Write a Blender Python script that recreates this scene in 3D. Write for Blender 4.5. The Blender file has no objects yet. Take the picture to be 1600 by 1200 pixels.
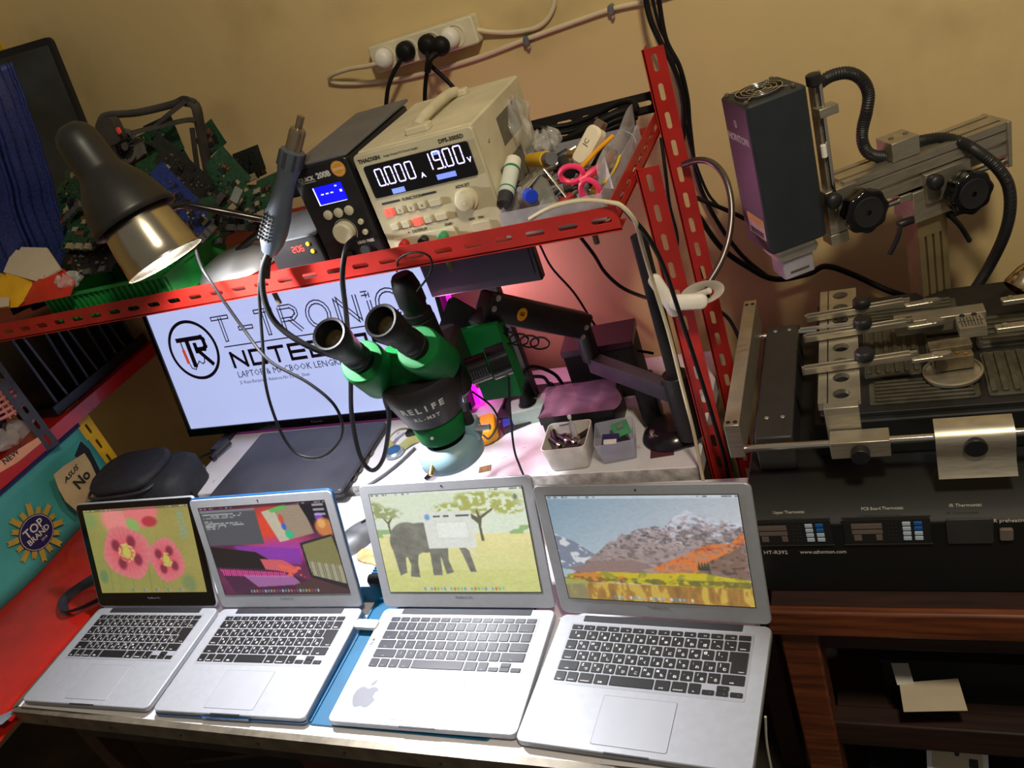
import bpy, math, random
import numpy as np
from mathutils import Matrix, Vector, Euler
S = bpy.context.scene
# ---------------------------------------------------------------- camera
FPX = 1305.7818
CAM = np.array([0.0, 0.0, 1.7357876])
RW = np.array([[0.90380459, 0.2950288, -0.30999237], [-0.0954826, -0.56709018, -0.81810256], [-0.41715744, 0.76900373, -0.4843686]])
cd = bpy.data.cameras.new('camera'); cam = bpy.data.objects.new('camera', cd); S.collection.objects.link(cam)
cd.sensor_width = 36; cd.lens = FPX / 1600 * 36; cd.clip_start = .02
r_, d_, f_ = RW
cam.matrix_world = Matrix(((r_[0], -d_[0], -f_[0], CAM[0]), (r_[1], -d_[1], -f_[1], CAM[1]), (r_[2], -d_[2], -f_[2], CAM[2]), (0, 0, 0, 1)))
S.camera = cam
S.view_settings.view_transform = 'Standard'; S.view_settings.look = 'None'; S.view_settings.gamma = 1
S.view_settings.use_curve_mapping = False; S.view_settings.exposure = 0
# ---------------------------------------------------------------- light
W = bpy.data.worlds.new('world'); S.world = W; W.use_nodes = True
W.node_tree.nodes['Background'].inputs[0].default_value = (1, .90, .78, 1); W.node_tree.nodes['Background'].inputs[1].default_value = .16
def lamp(name, kind, loc, energy, col, target=None, **k):
    l = bpy.data.lights.new(name, kind); o = bpy.data.objects.new(name, l); S.collection.objects.link(o)
    l.energy = energy; l.color = col; o.location = loc
    for a, b in k.items(): setattr(l, a, b)
    if target: o.rotation_euler = (Vector(target) - Vector(loc)).to_track_quat('-Z', 'Y').to_euler()
    return o
lamp('ceiling_light', 'AREA', (.32, .10, 2.75), 24, (1, .87, .66), (-.1, 1.2, 1.0), shape='DISK', size=.22)
lamp('desk_lamp_light', 'SPOT', (-1.005, .955, 1.455), 66, (.93, .95, 1), (-.86, .66, .75), spot_size=math.radians(144), spot_blend=1, shadow_soft_size=.022)
lamp('desk_lamp_spill_light', 'POINT', (-1.012, .957, 1.447), 11, (.95, .96, 1), shadow_soft_size=.014)
lamp('led_glow_light', 'AREA', (-.86, 1.545, 1.02), 2.0, (1, .33, .64), (-.25, 1.45, 1.12), shape='RECTANGLE', size=.45, size_y=.05)
lamp('led_low_glow_light', 'AREA', (-1.25, 1.50, .80), 1.0, (1, .03, .72), (-1.2, 1.0, .77), shape='RECTANGLE', size=.7, size_y=.03)
# ---------------------------------------------------------------- helpers
def ray(x, y):
    v = RW.T @ np.array([x - 800, y - 600, FPX]); return v / np.linalg.norm(v)
def U(x, y, ax, val):                       # where the sight line of a measured pixel meets an axis plane
    v = ray(x, y); i = 'xyz'.index(ax); return Vector(CAM + v * ((val - CAM[i]) / v[i]))
def UP(x, y, P, n):
    v = Vector(ray(x, y)); C = Vector(CAM); return C + v * ((Vector(P) - C).dot(n) / v.dot(n))
def fr(o, x=(1, 0, 0), z=(0, 0, 1)):
    z = Vector(z).normalized(); x = Vector(x); x = (x - z * x.dot(z)).normalized(); y = z.cross(x)
    return Matrix(((x[0], y[0], z[0], o[0]), (x[1], y[1], z[1], o[1]), (x[2], y[2], z[2], o[2]), (0, 0, 0, 1)))
def frx(o, x, z):
    x = Vector(x).normalized(); z = Vector(z); z = z - x * z.dot(x); return fr(o, x, z)
def T(x, y, z, rz=0, rx=0, ry=0): return Matrix.Translation((x, y, z)) @ Euler((rx, ry, rz)).to_matrix().to_4x4()
def lin(c):
    c = np.asarray(c, float) / 255; return np.where(c <= .04045, c / 12.92, ((c + .055) / 1.055) ** 2.4)
MATS = {}
def mat(name, col, rough=.5, metal=0, noise=.12, scale=25, emit=0, trans=0, alpha=1, bump=0, coat=0, stretch=None):
    if name in MATS: return MATS[name]
    m = bpy.data.materials.new(name); MATS[name] = m; m.use_nodes = True
    nt = m.node_tree; b = nt.nodes['Principled BSDF']; c = list(lin(col)) + [1]
    b.inputs['Roughness'].default_value = rough; b.inputs['Metallic'].default_value = metal
    b.inputs['Base Color'].default_value = c
    if noise:
        tc = nt.nodes.new('ShaderNodeTexCoord'); n = nt.nodes.new('ShaderNodeTexNoise'); n.inputs['Scale'].default_value = scale; n.inputs['Detail'].default_value = 5
        src = tc.outputs['Object']
        if stretch:
            mp = nt.nodes.new('ShaderNodeMapping'); mp.inputs['Scale'].default_value = stretch; nt.links.new(src, mp.inputs[0]); src = mp.outputs[0]
        nt.links.new(src, n.inputs['Vector'])
        mx = nt.nodes.new('ShaderNodeMix'); mx.data_type = 'RGBA'
        mx.inputs[6].default_value = [v * (1 - noise) for v in c[:3]] + [1]; mx.inputs[7].default_value = [min(1, v * (1 + noise)) for v in c[:3]] + [1]
        cr = nt.nodes.new('ShaderNodeMapRange'); cr.inputs[1].default_value = .35; cr.inputs[2].default_value = .65
        nt.links.new(n.outputs['Fac'], cr.inputs[0]); nt.links.new(cr.outputs[0], mx.inputs[0]); nt.links.new(mx.outputs[2], b.inputs['Base Color'])
        if bump:
            bp = nt.nodes.new('ShaderNodeBump'); bp.inputs['Strength'].default_value = bump; bp.inputs['Distance'].default_value = .002
            nt.links.new(n.outputs['Fac'], bp.inputs['Height']); nt.links.new(bp.outputs[0], b.inputs['Normal'])
    if emit: b.inputs['Emission Color'].default_value = c; b.inputs['Emission Strength'].default_value = emit
    if trans: b.inputs['Transmission Weight'].default_value = trans
    if coat: b.inputs['Coat Weight'].default_value = coat
    if alpha < 1: b.inputs['Alpha'].default_value = alpha
    return m
def srf(v, f): return Vector(v)
class MB:
    def __init__(s, F=None): s.F = F or Matrix.Identity(4); s.v = []; s.f = []; s.m = []; s.c = 0
    def add(s, vs, fs, mi=0, X=None):
        A = s.F @ X if X else s.F; n = len(s.v)
        s.v += [A @ Vector(p) for p in vs]; s.f += [tuple(i + n for i in f) for f in fs]; s.m += [mi] * len(fs); return s
    def box(s, c, z, mi=0, X=None):
        a, b, h = z[0] / 2, z[1] / 2, z[2] / 2
        vs = [(c[0] + i * a, c[1] + j * b, c[2] + k * h) for k in (-1, 1) for j in (-1, 1) for i in (-1, 1)]
        return s.add(vs, [(0, 2, 3, 1), (4, 5, 7, 6), (0, 1, 5, 4), (2, 6, 7, 3), (0, 4, 6, 2), (1, 3, 7, 5)], mi, X)
    def prism(s, poly, z0, z1, mi=0, X=None, cap=True):
        n = len(poly); vs = [(p[0], p[1], z0) for p in poly] + [(p[0], p[1], z1) for p in poly]
        fs = [(i, (i + 1) % n, n + (i + 1) % n, n + i) for i in range(n)]
        if cap: fs += [tuple(range(n - 1, -1, -1)), tuple(range(n, 2 * n))]
        return s.add(vs, fs, mi, X)
    def rbox(s, cx, cy, w, d, z0, z1, r=.005, mi=0, X=None, e=.0006, k=5):
        r = min(r, w / 2 - 1e-5, d / 2 - 1e-5); e = min(e, (z1 - z0) / 3, r * .9)
        def loop(g, z):
            o = []
            for (sx, sy, a0) in ((1, 1, 0), (-1, 1, 90), (-1, -1, 180), (1, -1, 270)):
                for i in range(k + 1):
                    a = math.radians(a0 + 90 * i / k); o.append((cx + sx * (w / 2 - r) + (r - g) * math.cos(a), cy + sy * (d / 2 - r) + (r - g) * math.sin(a), z))
            return o
        L = [loop(e, z0), loop(0, z0 + e), loop(0, z1 - e), loop(e, z1)]; n = len(L[0]); vs = sum(L, []); fs = []
        for q in range(3): fs += [(q * n + i, q * n + (i + 1) % n, (q + 1) * n + (i + 1) % n, (q + 1) * n + i) for i in range(n)]
        fs += [tuple(range(n - 1, -1, -1)), tuple(range(3 * n, 4 * n))]
        return s.add(vs, fs, mi, X)
    def lathe(s, prof, X=None, n=32, mi=0, caps=True):
        vs = []; fs = []
        for (r, z) in prof:
            for i in range(n): a = 2 * math.pi * i / n; vs.append((r * math.cos(a), r * math.sin(a), z))
        for q in range(len(prof) - 1): fs += [(q * n + i, q * n + (i + 1) % n, (q + 1) * n + (i + 1) % n, (q + 1) * n + i) for i in range(n)]
        if caps: fs += [tuple(range(n - 1, -1, -1)), tuple(range((len(prof) - 1) * n, len(prof) * n))]
        return s.add(vs, fs, mi, X)
    def cyl(s, a, b, r0, r1=None, n=20, mi=0):
        a = Vector(a); b = Vector(b); d = b - a; r1 = r0 if r1 is None else r1
        x = (1, 0, 0) if abs(d.normalized().x) < .9 else (0, 1, 0); L = d.length; e = min(.0008, L * .2, min(r0, r1) * .5)
        return s.lathe([(r0 - e, 0), (r0, e), (r1, L - e), (r1 - e, L)], fr(a, x, d), n, mi)
    def tube(s, pts, r, n=8, mi=0, sub=6, rib=0, flat=1, closed=False):
        P = [Vector(p) for p in pts]
        if sub > 1 and len(P) > 2:
            Q = []
            for i in range(len(P) - 1):
                p0 = P[i - 1] if i else P[0] * 2 - P[1]; p1, p2 = P[i], P[i + 1]; p3 = P[i + 2] if i + 2 < len(P) else p2 * 2 - p1
                for k in range(sub):
                    t = k / sub; Q.append(.5 * ((2 * p1) + (p2 - p0) * t + (2 * p0 - 5 * p1 + 4 * p2 - p3) * t * t + (3 * p1 - p0 - 3 * p2 + p3) * t ** 3))
            Q.append(P[-1]); P = Q
        if rib:
            Q = [P[0]]; acc = 0; st = rib / 2
            for i in range(len(P) - 1):
                d = (P[i + 1] - P[i]).length; u = st - acc
                while u <= d: Q.append(P[i].lerp(P[i + 1], u / d)); u += st
                acc = (acc + d) % st
            P = Q
        vs = []; fs = []; up = Vector((0, 0, 1))
        for i, p in enumerate(P):
            t = (P[min(i + 1, len(P) - 1)] - P[max(i - 1, 0)]).normalized()
            if i == 0: up = t.orthogonal().normalized()
            else: up = (up - t * up.dot(t)).normalized()
            w = t.cross(up); rr = r * (1 - .14 * (i % 2)) if rib else r
            for k in range(n): a = 2 * math.pi * k / n; vs.append(p + up * (rr * math.cos(a)) + w * (rr * flat * math.sin(a)))
        for i in range(len(P) - 1): fs += [(i * n + k, i * n + (k + 1) % n, (i + 1) * n + (k + 1) % n, (i + 1) * n + k) for k in range(n)]
        fs += [tuple(range(n - 1, -1, -1)), tuple(range((len(P) - 1) * n, len(P) * n))]
        return s.add(vs, fs, mi)
    def grid(s, nx, ny, fn, mi=0, X=None, thick=0):
        vs = [fn(i / nx, j / ny) for j in range(ny + 1) for i in range(nx + 1)]
        fs = [(j * (nx + 1) + i, j * (nx + 1) + i + 1, (j + 1) * (nx + 1) + i + 1, (j + 1) * (nx + 1) + i) for j in range(ny) for i in range(nx)]
        return s.add(vs, fs, mi, X)
    def holes(s, L, w, t, n, hl, hw, mi=0, X=None):     # perforated strip in local xy, n cells along x, thickness t down
        p = L / n; a0 = math.atan2(w, p); A = sorted([a0, math.pi - a0, math.pi + a0, 2 * math.pi - a0] + [math.pi * 2 * i / 16 + .001 for i in range(2)] + [math.atan2(sy * hw / 2 * math.sin(q), sx * (hl / 2 - hw / 2 + hw / 2 * math.cos(q))) % (2 * math.pi) for sx in (-1, 1) for sy in (-1, 1) for q in (.02, .35, .7, 1.1, 1.5)]); k = len(A)
        def rect(a): c, q = math.cos(a), math.sin(a); u = min(p / 2 / max(abs(c), 1e-9), w / 2 / max(abs(q), 1e-9)); return c * u, q * u
        def slot(a):
            c, q = math.cos(a), math.sin(a); h = hw / 2; e = max(0, hl / 2 - h)
            if abs(q) > 1e-9 and abs(c) * h / abs(q) <= e: u = h / abs(q)
            else: u = e * abs(c) + math.sqrt(max(0, h * h - (e * q) ** 2))
            return c * u, q * u
        R = [rect(a) for a in A]; H = [slot(a) for a in A]
        for j in range(n):
            cx = p * (j + .5); vs = []
            for z in (0, -t):
                vs += [(cx + x, w / 2 + y, z) for x, y in R] + [(cx + x, w / 2 + y, z) for x, y in H]
            fs = []
            for i in range(k):
                q = (i + 1) % k
                fs += [(i, q, k + q, k + i), (2 * k + q, 2 * k + i, 3 * k + i, 3 * k + q), (k + i, k + q, 3 * k + q, 3 * k + i)]
                mx = (R[i][0] + R[q][0]) / 2; my = (R[i][1] + R[q][1]) / 2
                if abs(my) > w / 2 - 1e-6 or (j == 0 and mx < -p / 2 + 1e-6) or (j == n - 1 and mx > p / 2 - 1e-6): fs.append((q, i, 2 * k + i, 2 * k + q))
            s.add(vs, fs, mi, X)
        return s
    def text(s, st, size, X, mi=0, ext=.0002, bold=0, fit=None, res=2, align='CENTER', shear=0):
        key = (st, round(size, 5), ext, bold, res, align, shear)
        if key not in TXT:
            cu = bpy.data.curves.new('t', 'FONT'); cu.body = st; cu.size = size; cu.extrude = ext; cu.align_x = align; cu.align_y = 'CENTER'; cu.resolution_u = res; cu.offset = bold; cu.shear = shear
            o = bpy.data.objects.new('t', cu); S.collection.objects.link(o); dg = bpy.context.evaluated_depsgraph_get()
            me = bpy.data.meshes.new_from_object(o.evaluated_get(dg)); TXT[key] = ([tuple(v.co) for v in me.vertices], [tuple(p.vertices) for p in me.polygons])
            bpy.data.objects.remove(o); bpy.data.curves.remove(cu); bpy.data.meshes.remove(me)
        vs, fs = TXT[key]
        if not vs: return s
        if fit: w = max(v[0] for v in vs) - min(v[0] for v in vs); X = X @ Matrix.Diagonal((fit / w, 1, 1, 1))
        return s.add(vs, fs, mi, X)
    def build(s, name, mats, parent=None, smooth=35, loc=None, bevel=0, label=None, data=None):
        mats = mats if isinstance(mats, (list, tuple)) else [mats]
        if parent is not None: I = WM[parent.name].inverted()
        else:
            if loc is None:
                xs = [v.x for v in s.v]; ys = [v.y for v in s.v]; zs = [v.z for v in s.v]; loc = ((min(xs) + max(xs)) / 2, (min(ys) + max(ys)) / 2, min(zs))
            I = Matrix.Translation(loc).inverted()
        me = bpy.data.meshes.new(name); me.from_pydata([I @ v for v in s.v], [], s.f)
        for m in mats: me.materials.append(m)
        if len(mats) > 1: me.polygons.foreach_set('material_index', s.m)
        me.update()
        import bmesh
        bm = bmesh.new(); bm.from_mesh(me); bmesh.ops.recalc_face_normals(bm, faces=bm.faces) if len(bm.faces) < 60000 else None; bm.to_mesh(me); bm.free()
        if smooth: me.shade_smooth(); me.set_sharp_from_angle(angle=math.radians(smooth))
        o = bpy.data.objects.new(name, me); S.collection.objects.link(o)
        if parent is not None: o.parent = parent; WM[o.name] = WM[parent.name].copy()
        else: o.location = loc; WM[o.name] = Matrix.Translation(loc)
        if bevel:
            b = o.modifiers.new('bevel', 'BEVEL'); b.width = bevel; b.segments = 2; b.limit_method = 'ANGLE'; b.harden_normals = False
        if label: o['label'] = label
        return o
TXT = {}; WM = {}
def tag(o, label, cat, group=None, kind=None):
    o['label'] = label; o['category'] = cat
    if group: o['group'] = group
    if kind: o['kind'] = kind
    return o
def thing(name, label, cat, F, group=None):
    if not isinstance(F, Matrix): F = Matrix.Translation(F)
    o = bpy.data.objects.new(name, None); S.collection.objects.link(o); o.empty_display_size = .02
    o.matrix_world = F; WM[o.name] = F.copy(); return tag(o, label, cat, group)
def struct(o): o['kind'] = 'structure'; return o
def copytree(o, parent=None, keep=True):
    c = o.copy(); S.collection.objects.link(c)
    if parent is not None: c.parent = parent
    for ch in list(o.children): copytree(ch, c)
    return c
def px(pts): return [U(x, y, 'y', Y) for x, y, Y in pts]
def cable(name, label, cat, pts, r, m, group=None, **k):
    b = MB(); b.tube(px(pts) if len(pts[0]) == 3 and pts[0][0] > 4 else pts, r, **k); return tag(b.build(name, m, smooth=60), label, cat, group)
rnd = random.Random(7)
# ---------------------------------------------------------------- materials
BLK = mat('black_plastic', (24, 24, 26), .45, noise=.2); BLKM = mat('matte_black', (18, 18, 19), .8, noise=.25); GLB = mat('gloss_black', (10, 10, 12), .12, noise=0)
RUB = mat('cable_rubber', (16, 16, 17), .55, noise=.1); ALU = mat('brushed_aluminium', (196, 197, 200), .38, .75, noise=.05, scale=60)
LAPM = mat('laptop_aluminium', (156, 158, 164), .46, .3, noise=.03, scale=80)
STEEL = mat('chrome', (210, 205, 195), .16, 1, noise=.03); MACH = mat('machined_aluminium', (176, 168, 150), .38, .8, noise=.12, scale=40, stretch=(1, 1, 8))
RED = mat('red_paint', (172, 34, 26), .45, noise=.15, scale=12); REDD = mat('dark_red_paint', (150, 26, 22), .5, noise=.2)
CREAM = mat('aged_cream_plastic', (206, 198, 168), .5, noise=.12, scale=14); WHT = mat('white_plastic', (225, 222, 210), .45, noise=.06)
GREEN = mat('green_enamel', (5, 98, 44), .6, noise=.08)
for q_ in (RUB, GREEN): q_.node_tree.nodes['Principled BSDF'].inputs['Specular IOR Level'].default_value = .22; YEL = mat('yellow_paint', (214, 168, 20), .5, noise=.12)
GRY = mat('grey_plastic', (96, 98, 102), .5, noise=.1); DGRY = mat('dark_grey_plastic', (48, 50, 54), .5, noise=.15)
GOLD = mat('brass', (190, 150, 80), .35, .9, noise=.1)
def em(name, col, s=1): return mat(name, col, .5, noise=0, emit=s)
# ================================================================ the setting
def wall_mat():
    m = mat('ochre_wall_paint', (206, 182, 128), .75, noise=.06, scale=1.2); nt = m.node_tree; b = nt.nodes['Principled BSDF']
    tc = nt.nodes.new('ShaderNodeTexCoord'); n = nt.nodes.new('ShaderNodeTexNoise'); n.inputs['Scale'].default_value = 5; n.inputs['Detail'].default_value = 9; nt.links.new(tc.outputs['Object'], n.inputs[0])
    mr = nt.nodes.new('ShaderNodeMapRange'); mr.inputs[1].default_value = .56; mr.inputs[2].default_value = .72; mr.inputs[4].default_value = .45; nt.links.new(n.outputs[0], mr.inputs[0])
    old = b.inputs['Base Color'].links[0].from_socket; mx = nt.nodes.new('ShaderNodeMix'); mx.data_type = 'RGBA'; nt.links.new(mr.outputs[0], mx.inputs[0]); nt.links.new(old, mx.inputs[6])
    mx.inputs[7].default_value = list(lin((168, 146, 98))) + [1]; nt.links.new(mx.outputs[2], b.inputs['Base Color'])
    bp = nt.nodes.new('ShaderNodeBump'); bp.inputs['Strength'].default_value = .25; bp.inputs['Distance'].default_value = .004; n2 = nt.nodes.new('ShaderNodeTexNoise'); n2.inputs['Scale'].default_value = 22; nt.links.new(tc.outputs['Object'], n2.inputs[0])
    nt.links.new(n2.outputs[0], bp.inputs['Height']); nt.links.new(bp.outputs[0], b.inputs['Normal']); return m
WALL = wall_mat(); YW = 1.62
struct(MB().box((-.35, YW + .05, 1.4), (4.7, .1, 2.8)).build('wall_back', WALL, smooth=0))
struct(MB().box((-2.75, .2, 1.4), (.1, 2.94, 2.8)).build('wall_left', WALL, smooth=0))
struct(MB().box((-.35, .2, -.025), (4.7, 2.94, .05)).build('floor', mat('dark_floor', (58, 48, 40), .7, noise=.3, scale=6), smooth=0))

# ================================================================ tables
WTOP = mat('worn_white_laminate', (222, 220, 224), .4, noise=.07, scale=9)
def worn():
    m = WTOP; nt = m.node_tree; b = nt.nodes['Principled BSDF']; tc = nt.nodes.new('ShaderNodeTexCoord'); n = nt.nodes.new('ShaderNodeTexNoise'); n.inputs['Scale'].default_value = 28; n.inputs['Detail'].default_value = 8; n.inputs['Roughness'].default_value = .7
    nt.links.new(tc.outputs['Object'], n.inputs[0]); mr = nt.nodes.new('ShaderNodeMapRange'); mr.inputs[1].default_value = .62; mr.inputs[2].default_value = .7; mr.inputs[4].default_value = .7; nt.links.new(n.outputs[0], mr.inputs[0])
    old = b.inputs['Base Color'].links[0].from_socket; mx = nt.nodes.new('ShaderNodeMix'); mx.data_type = 'RGBA'; nt.links.new(mr.outputs[0], mx.inputs[0]); nt.links.new(old, mx.inputs[6]); mx.inputs[7].default_value = list(lin((120, 112, 108))) + [1]; nt.links.new(mx.outputs[2], b.inputs['Base Color'])
worn()
EDGE = mat('dirty_aluminium_edging', (108, 100, 86), .45, .5, noise=.25, scale=30)
t = thing('work_table', 'low white topped work table with grimy metal edging under the four open laptops', 'table', (-.9, .88, 0))
MB().box((-.9, .885, .735), (1.36, .575, .03)).build('table_top', WTOP, t, bevel=.001)
e = MB(); e.box((-.9, .595, .7335), (1.37, .012, .034)); e.box((-1.586, .885, .7335), (.012, .575, .034)); E1 = e.build('edging', EDGE, t, smooth=0)
sc = MB()
for i in range(8): x = -1.5 + i * .17; sc.cyl((x, .5885, .733), (x, .5872, .733), .0022, n=10)
sc.build('screw', BLKM, E1)
for x, y in ((-1.54, .66), (-.28, .66), (-1.54, 1.12), (-.28, 1.12)): MB().box((x, y, .36), (.045, .045, .72)).build('leg', mat('dark_wood_leg', (60, 34, 24), .6), t, bevel=.003)
MB().box((-.9, .64, .67), (1.25, .02, .09)).build('apron', mat('grimy_wood', (44, 34, 26), .7, noise=.4), t)
t = thing('back_table', 'raised white workbench top against the wall, carrying the screen and small bins', 'table', (-.98, 1.39, 0))
MB().box((-.981, 1.385, .752), (1.277, .40, .036)).build('table_top', WTOP, t, bevel=.002)
MB().box((-.981, 1.1842, .752), (1.277, .0016, .034)).build('worn_front_edge', mat('scraped_paint', (186, 182, 178), .6, noise=.35, scale=45), t, smooth=0)
for x, y in ((-1.58, 1.22), (-.40, 1.22), (-1.58, 1.55), (-.4, 1.55)): MB().box((x, y, .367), (.04, .04, .734)).build('leg', MATS['dark_wood_leg'], t, bevel=.003)

# ================================================================ laptops
KEYM = mat('key_black', (22, 22, 24), .42, noise=0); KEYG = mat('key_black_glare', (54, 54, 60), .3, noise=0); LEG = mat('key_legend', (215, 215, 210), .6, noise=0); LEGD = mat('key_legend_dim', (120, 120, 124), .6, noise=0)  # KEYG: black keys with the desk lamp's glare put into their colour
DK = mat('dark_gap', (30, 30, 33), .6, noise=0); WELL = mat('keyboard_well', (146, 148, 154), .5, .3, noise=.03)
US = [[('esc', 1.035), *[('F%d' % i, 1.035) for i in range(1, 13)], ('', 1.035)],
      [(c, 1) for c in '`1234567890-='] + [('delete', 1.5)], [('tab', 1.5)] + [(c, 1) for c in 'QWERTYUIOP[]\\'],
      [('caps', 1.75)] + [(c, 1) for c in "ASDFGHJKL;'"] + [('return', 1.75)], [('shift', 2.25)] + [(c, 1) for c in 'ZXCVBNM,./'] + [('shift', 2.25)],
      [('fn', 1), ('ctrl', 1), ('alt', 1), ('cmd', 1.25), ('', 5), ('cmd', 1.25), ('alt', 1)]]
JP = [US[0], [('1ぬ', 1.5)] + [(a + b, 1) for a, b in zip('234567890-^\\', 'ふあうえおやゆよわほへー')] + [('delete', 1)],
      [('tab', 1)] + [(a + b, 1) for a, b in zip('QWERTYUIOP@[', 'たていすかんなにらせ゛゜')] + [('RET', 1.5)],
      [('control', 1.25)] + [(a + b, 1) for a, b in zip('ASDFGHJKL;:]', 'ちとしはきくまのりれけむ')],
      [('shift', 1.75)] + [(a + b, 1) for a, b in zip('ZXCVBNM,./_', 'つさそひこみもねるめろ')] + [('shift', 1.75)],
      [('caps', 1), ('option', 1), ('command', 1.25), ('英数', 1.25), ('', 3.5), ('かな', 1.25), ('command', 1.25), ('fn', 1)]]
KC = {}
def keymesh(st, w, h, jp):
    k = (st, round(w, 4), round(h, 4), jp)
    if k in KC: return KC[k]
    b = MB()
    if st == 'RET':
        b.prism([(-w / 2, -.0), (-w / 2 + .0045, 0), (-w / 2 + .0045, -.019), (w / 2, -.019), (w / 2, .0165), (-w / 2, .0165)], 0, .0012)
        b.text('return', .0032, T(w / 2 - .006, -.0165, .0013), 1, .00002)
    else:
        b.rbox(0, 0, w, h, 0, .0012, .0012, e=.0003, k=3)
        z = .0013
        if h > .01:
            if len(st) == 1: b.text(st, .0062, T(0 if not jp else -.004, .001, z), 1, .00002)
            elif len(st) == 2 and ord(st[1]) > 1000 and ord(st[0]) < 1000:
                b.text(st[0], .0056, T(-.0036, .0030, z), 1, .00002, bold=.0001); b.text(st[1], .0056, T(.0028, -.0035, z), 1, .00002, bold=.0001)
            elif st: b.text(st, .0034, T(-w * .04, -.0052, z), 1, .00002, bold=.00005)
        elif st: b.text(st, .0030, T(.003, -.0012, z), 1, .00002)
    me = bpy.data.meshes.new('key'); me.from_pydata([v[:] for v in b.v], [], b.f); me.materials.append(KEYM if jp else KEYG); me.materials.append(LEG if jp else LEGD); me.polygons.foreach_set('material_index', b.m); me.update()
    KC[k] = me; return me
def keyboard(parent, F, jp):
    # F origin: rear-left corner of the key block, x right, y towards the screen
    kb = MB(F); kb.rbox(.1378, -.0535, .2805, .1125, -.0004, .0001, .003, e=.0001)
    o = kb.build('keyboard', WELL, parent)
    u = .019; rows = JP if jp else US; y = 0; I = WM[parent.name].inverted()
    def put(st, x, yc, w, h):
        k = bpy.data.objects.new('key', keymesh(st, w - .0028, h, jp)); S.collection.objects.link(k); k.parent = o; k.matrix_local = I @ F @ T(x, yc, .0001)
    for ri, row in enumerate(rows):
        h = .0085 if ri == 0 else .0162; yc = -.0058 if ri == 0 else -.0115 - .0095 - (ri - 1) * .019 + .0006; x = 0
        for st, w in row: put(st, x + w * u / 2, yc, w * u, h if st != 'RET' else .0165) if st != 'RET' else put(st, x + w * u / 2, yc - .0082, w * u, .0165); x += w * u
        if ri == 5:
            for i, c in enumerate('◂▾▸'): put(c, x + (i + .5) * u, yc - .0041, u, .0076)
            put('▴', x + 1.5 * u, yc + .0042, u, .0076)
    return o
# ---- what the four screens show, as colours on a fine grid
NX, NY = 380, 238
def vnoise(u, v, s, seed):
    g = np.random.RandomState(seed).rand(64, 64); out = 0; a = .5
    for o in range(4):
        x = u * s * 2 ** o % 63; y = v * s * 2 ** o % 63; i = x.astype(int); j = y.astype(int); fx = x - i; fy = y - j; fx = fx * fx * (3 - 2 * fx); fy = fy * fy * (3 - 2 * fy)
        out = out + a * ((g[j, i] * (1 - fx) + g[j, i + 1] * fx) * (1 - fy) + (g[j + 1, i] * (1 - fx) + g[j + 1, i + 1] * fx) * fy); a *= .5
    return out
def inpoly(u, v, P):
    r = np.zeros(u.shape, bool); n = len(P)
    for i in range(n):
        x0, y0 = P[i]; x1, y1 = P[(i + 1) % n]
        if y0 == y1: continue
        c = ((y0 > v) != (y1 > v)) & (u < (x1 - x0) * (v - y0) / (y1 - y0) + x0); r ^= c
    return r
def mixc(img, m, col): m = np.clip(m, 0, 1)[..., None]; return img * (1 - m) + np.asarray(col, float) * m
def ell(u, v, cx, cy, rx, ry, a=0, soft=.02, asp=1):
    c, s = math.cos(a), math.sin(a); x = (u - cx) * 1.6; y = v - cy; X = x * c + y * s; Y = -x * s + y * c
    d = np.sqrt((X / (rx * 1.6)) ** 2 + (Y / ry) ** 2); return np.clip((1 - d) / soft + .5, 0, 1)
def dock(img, u, v, lo, hi, pal):
    n = len(pal)
    for i, c in enumerate(pal): x = lo + (hi - lo) * (i + .5) / n; img = mixc(img, ell(u, v, x, .968, .0075, .018, 0, .3) * .75, c)
    return img
def bar(img, u, v, c, a): img = mixc(img, (v < .028) * a, c); return mixc(img, (v < .02) * (v > .008) * ((u < .3) | (u > .8)) * (vnoise(u, v * 0, 60, 5) > .5) * .7, (40, 40, 40) if c[0] > 100 else (210, 210, 210))
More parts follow.
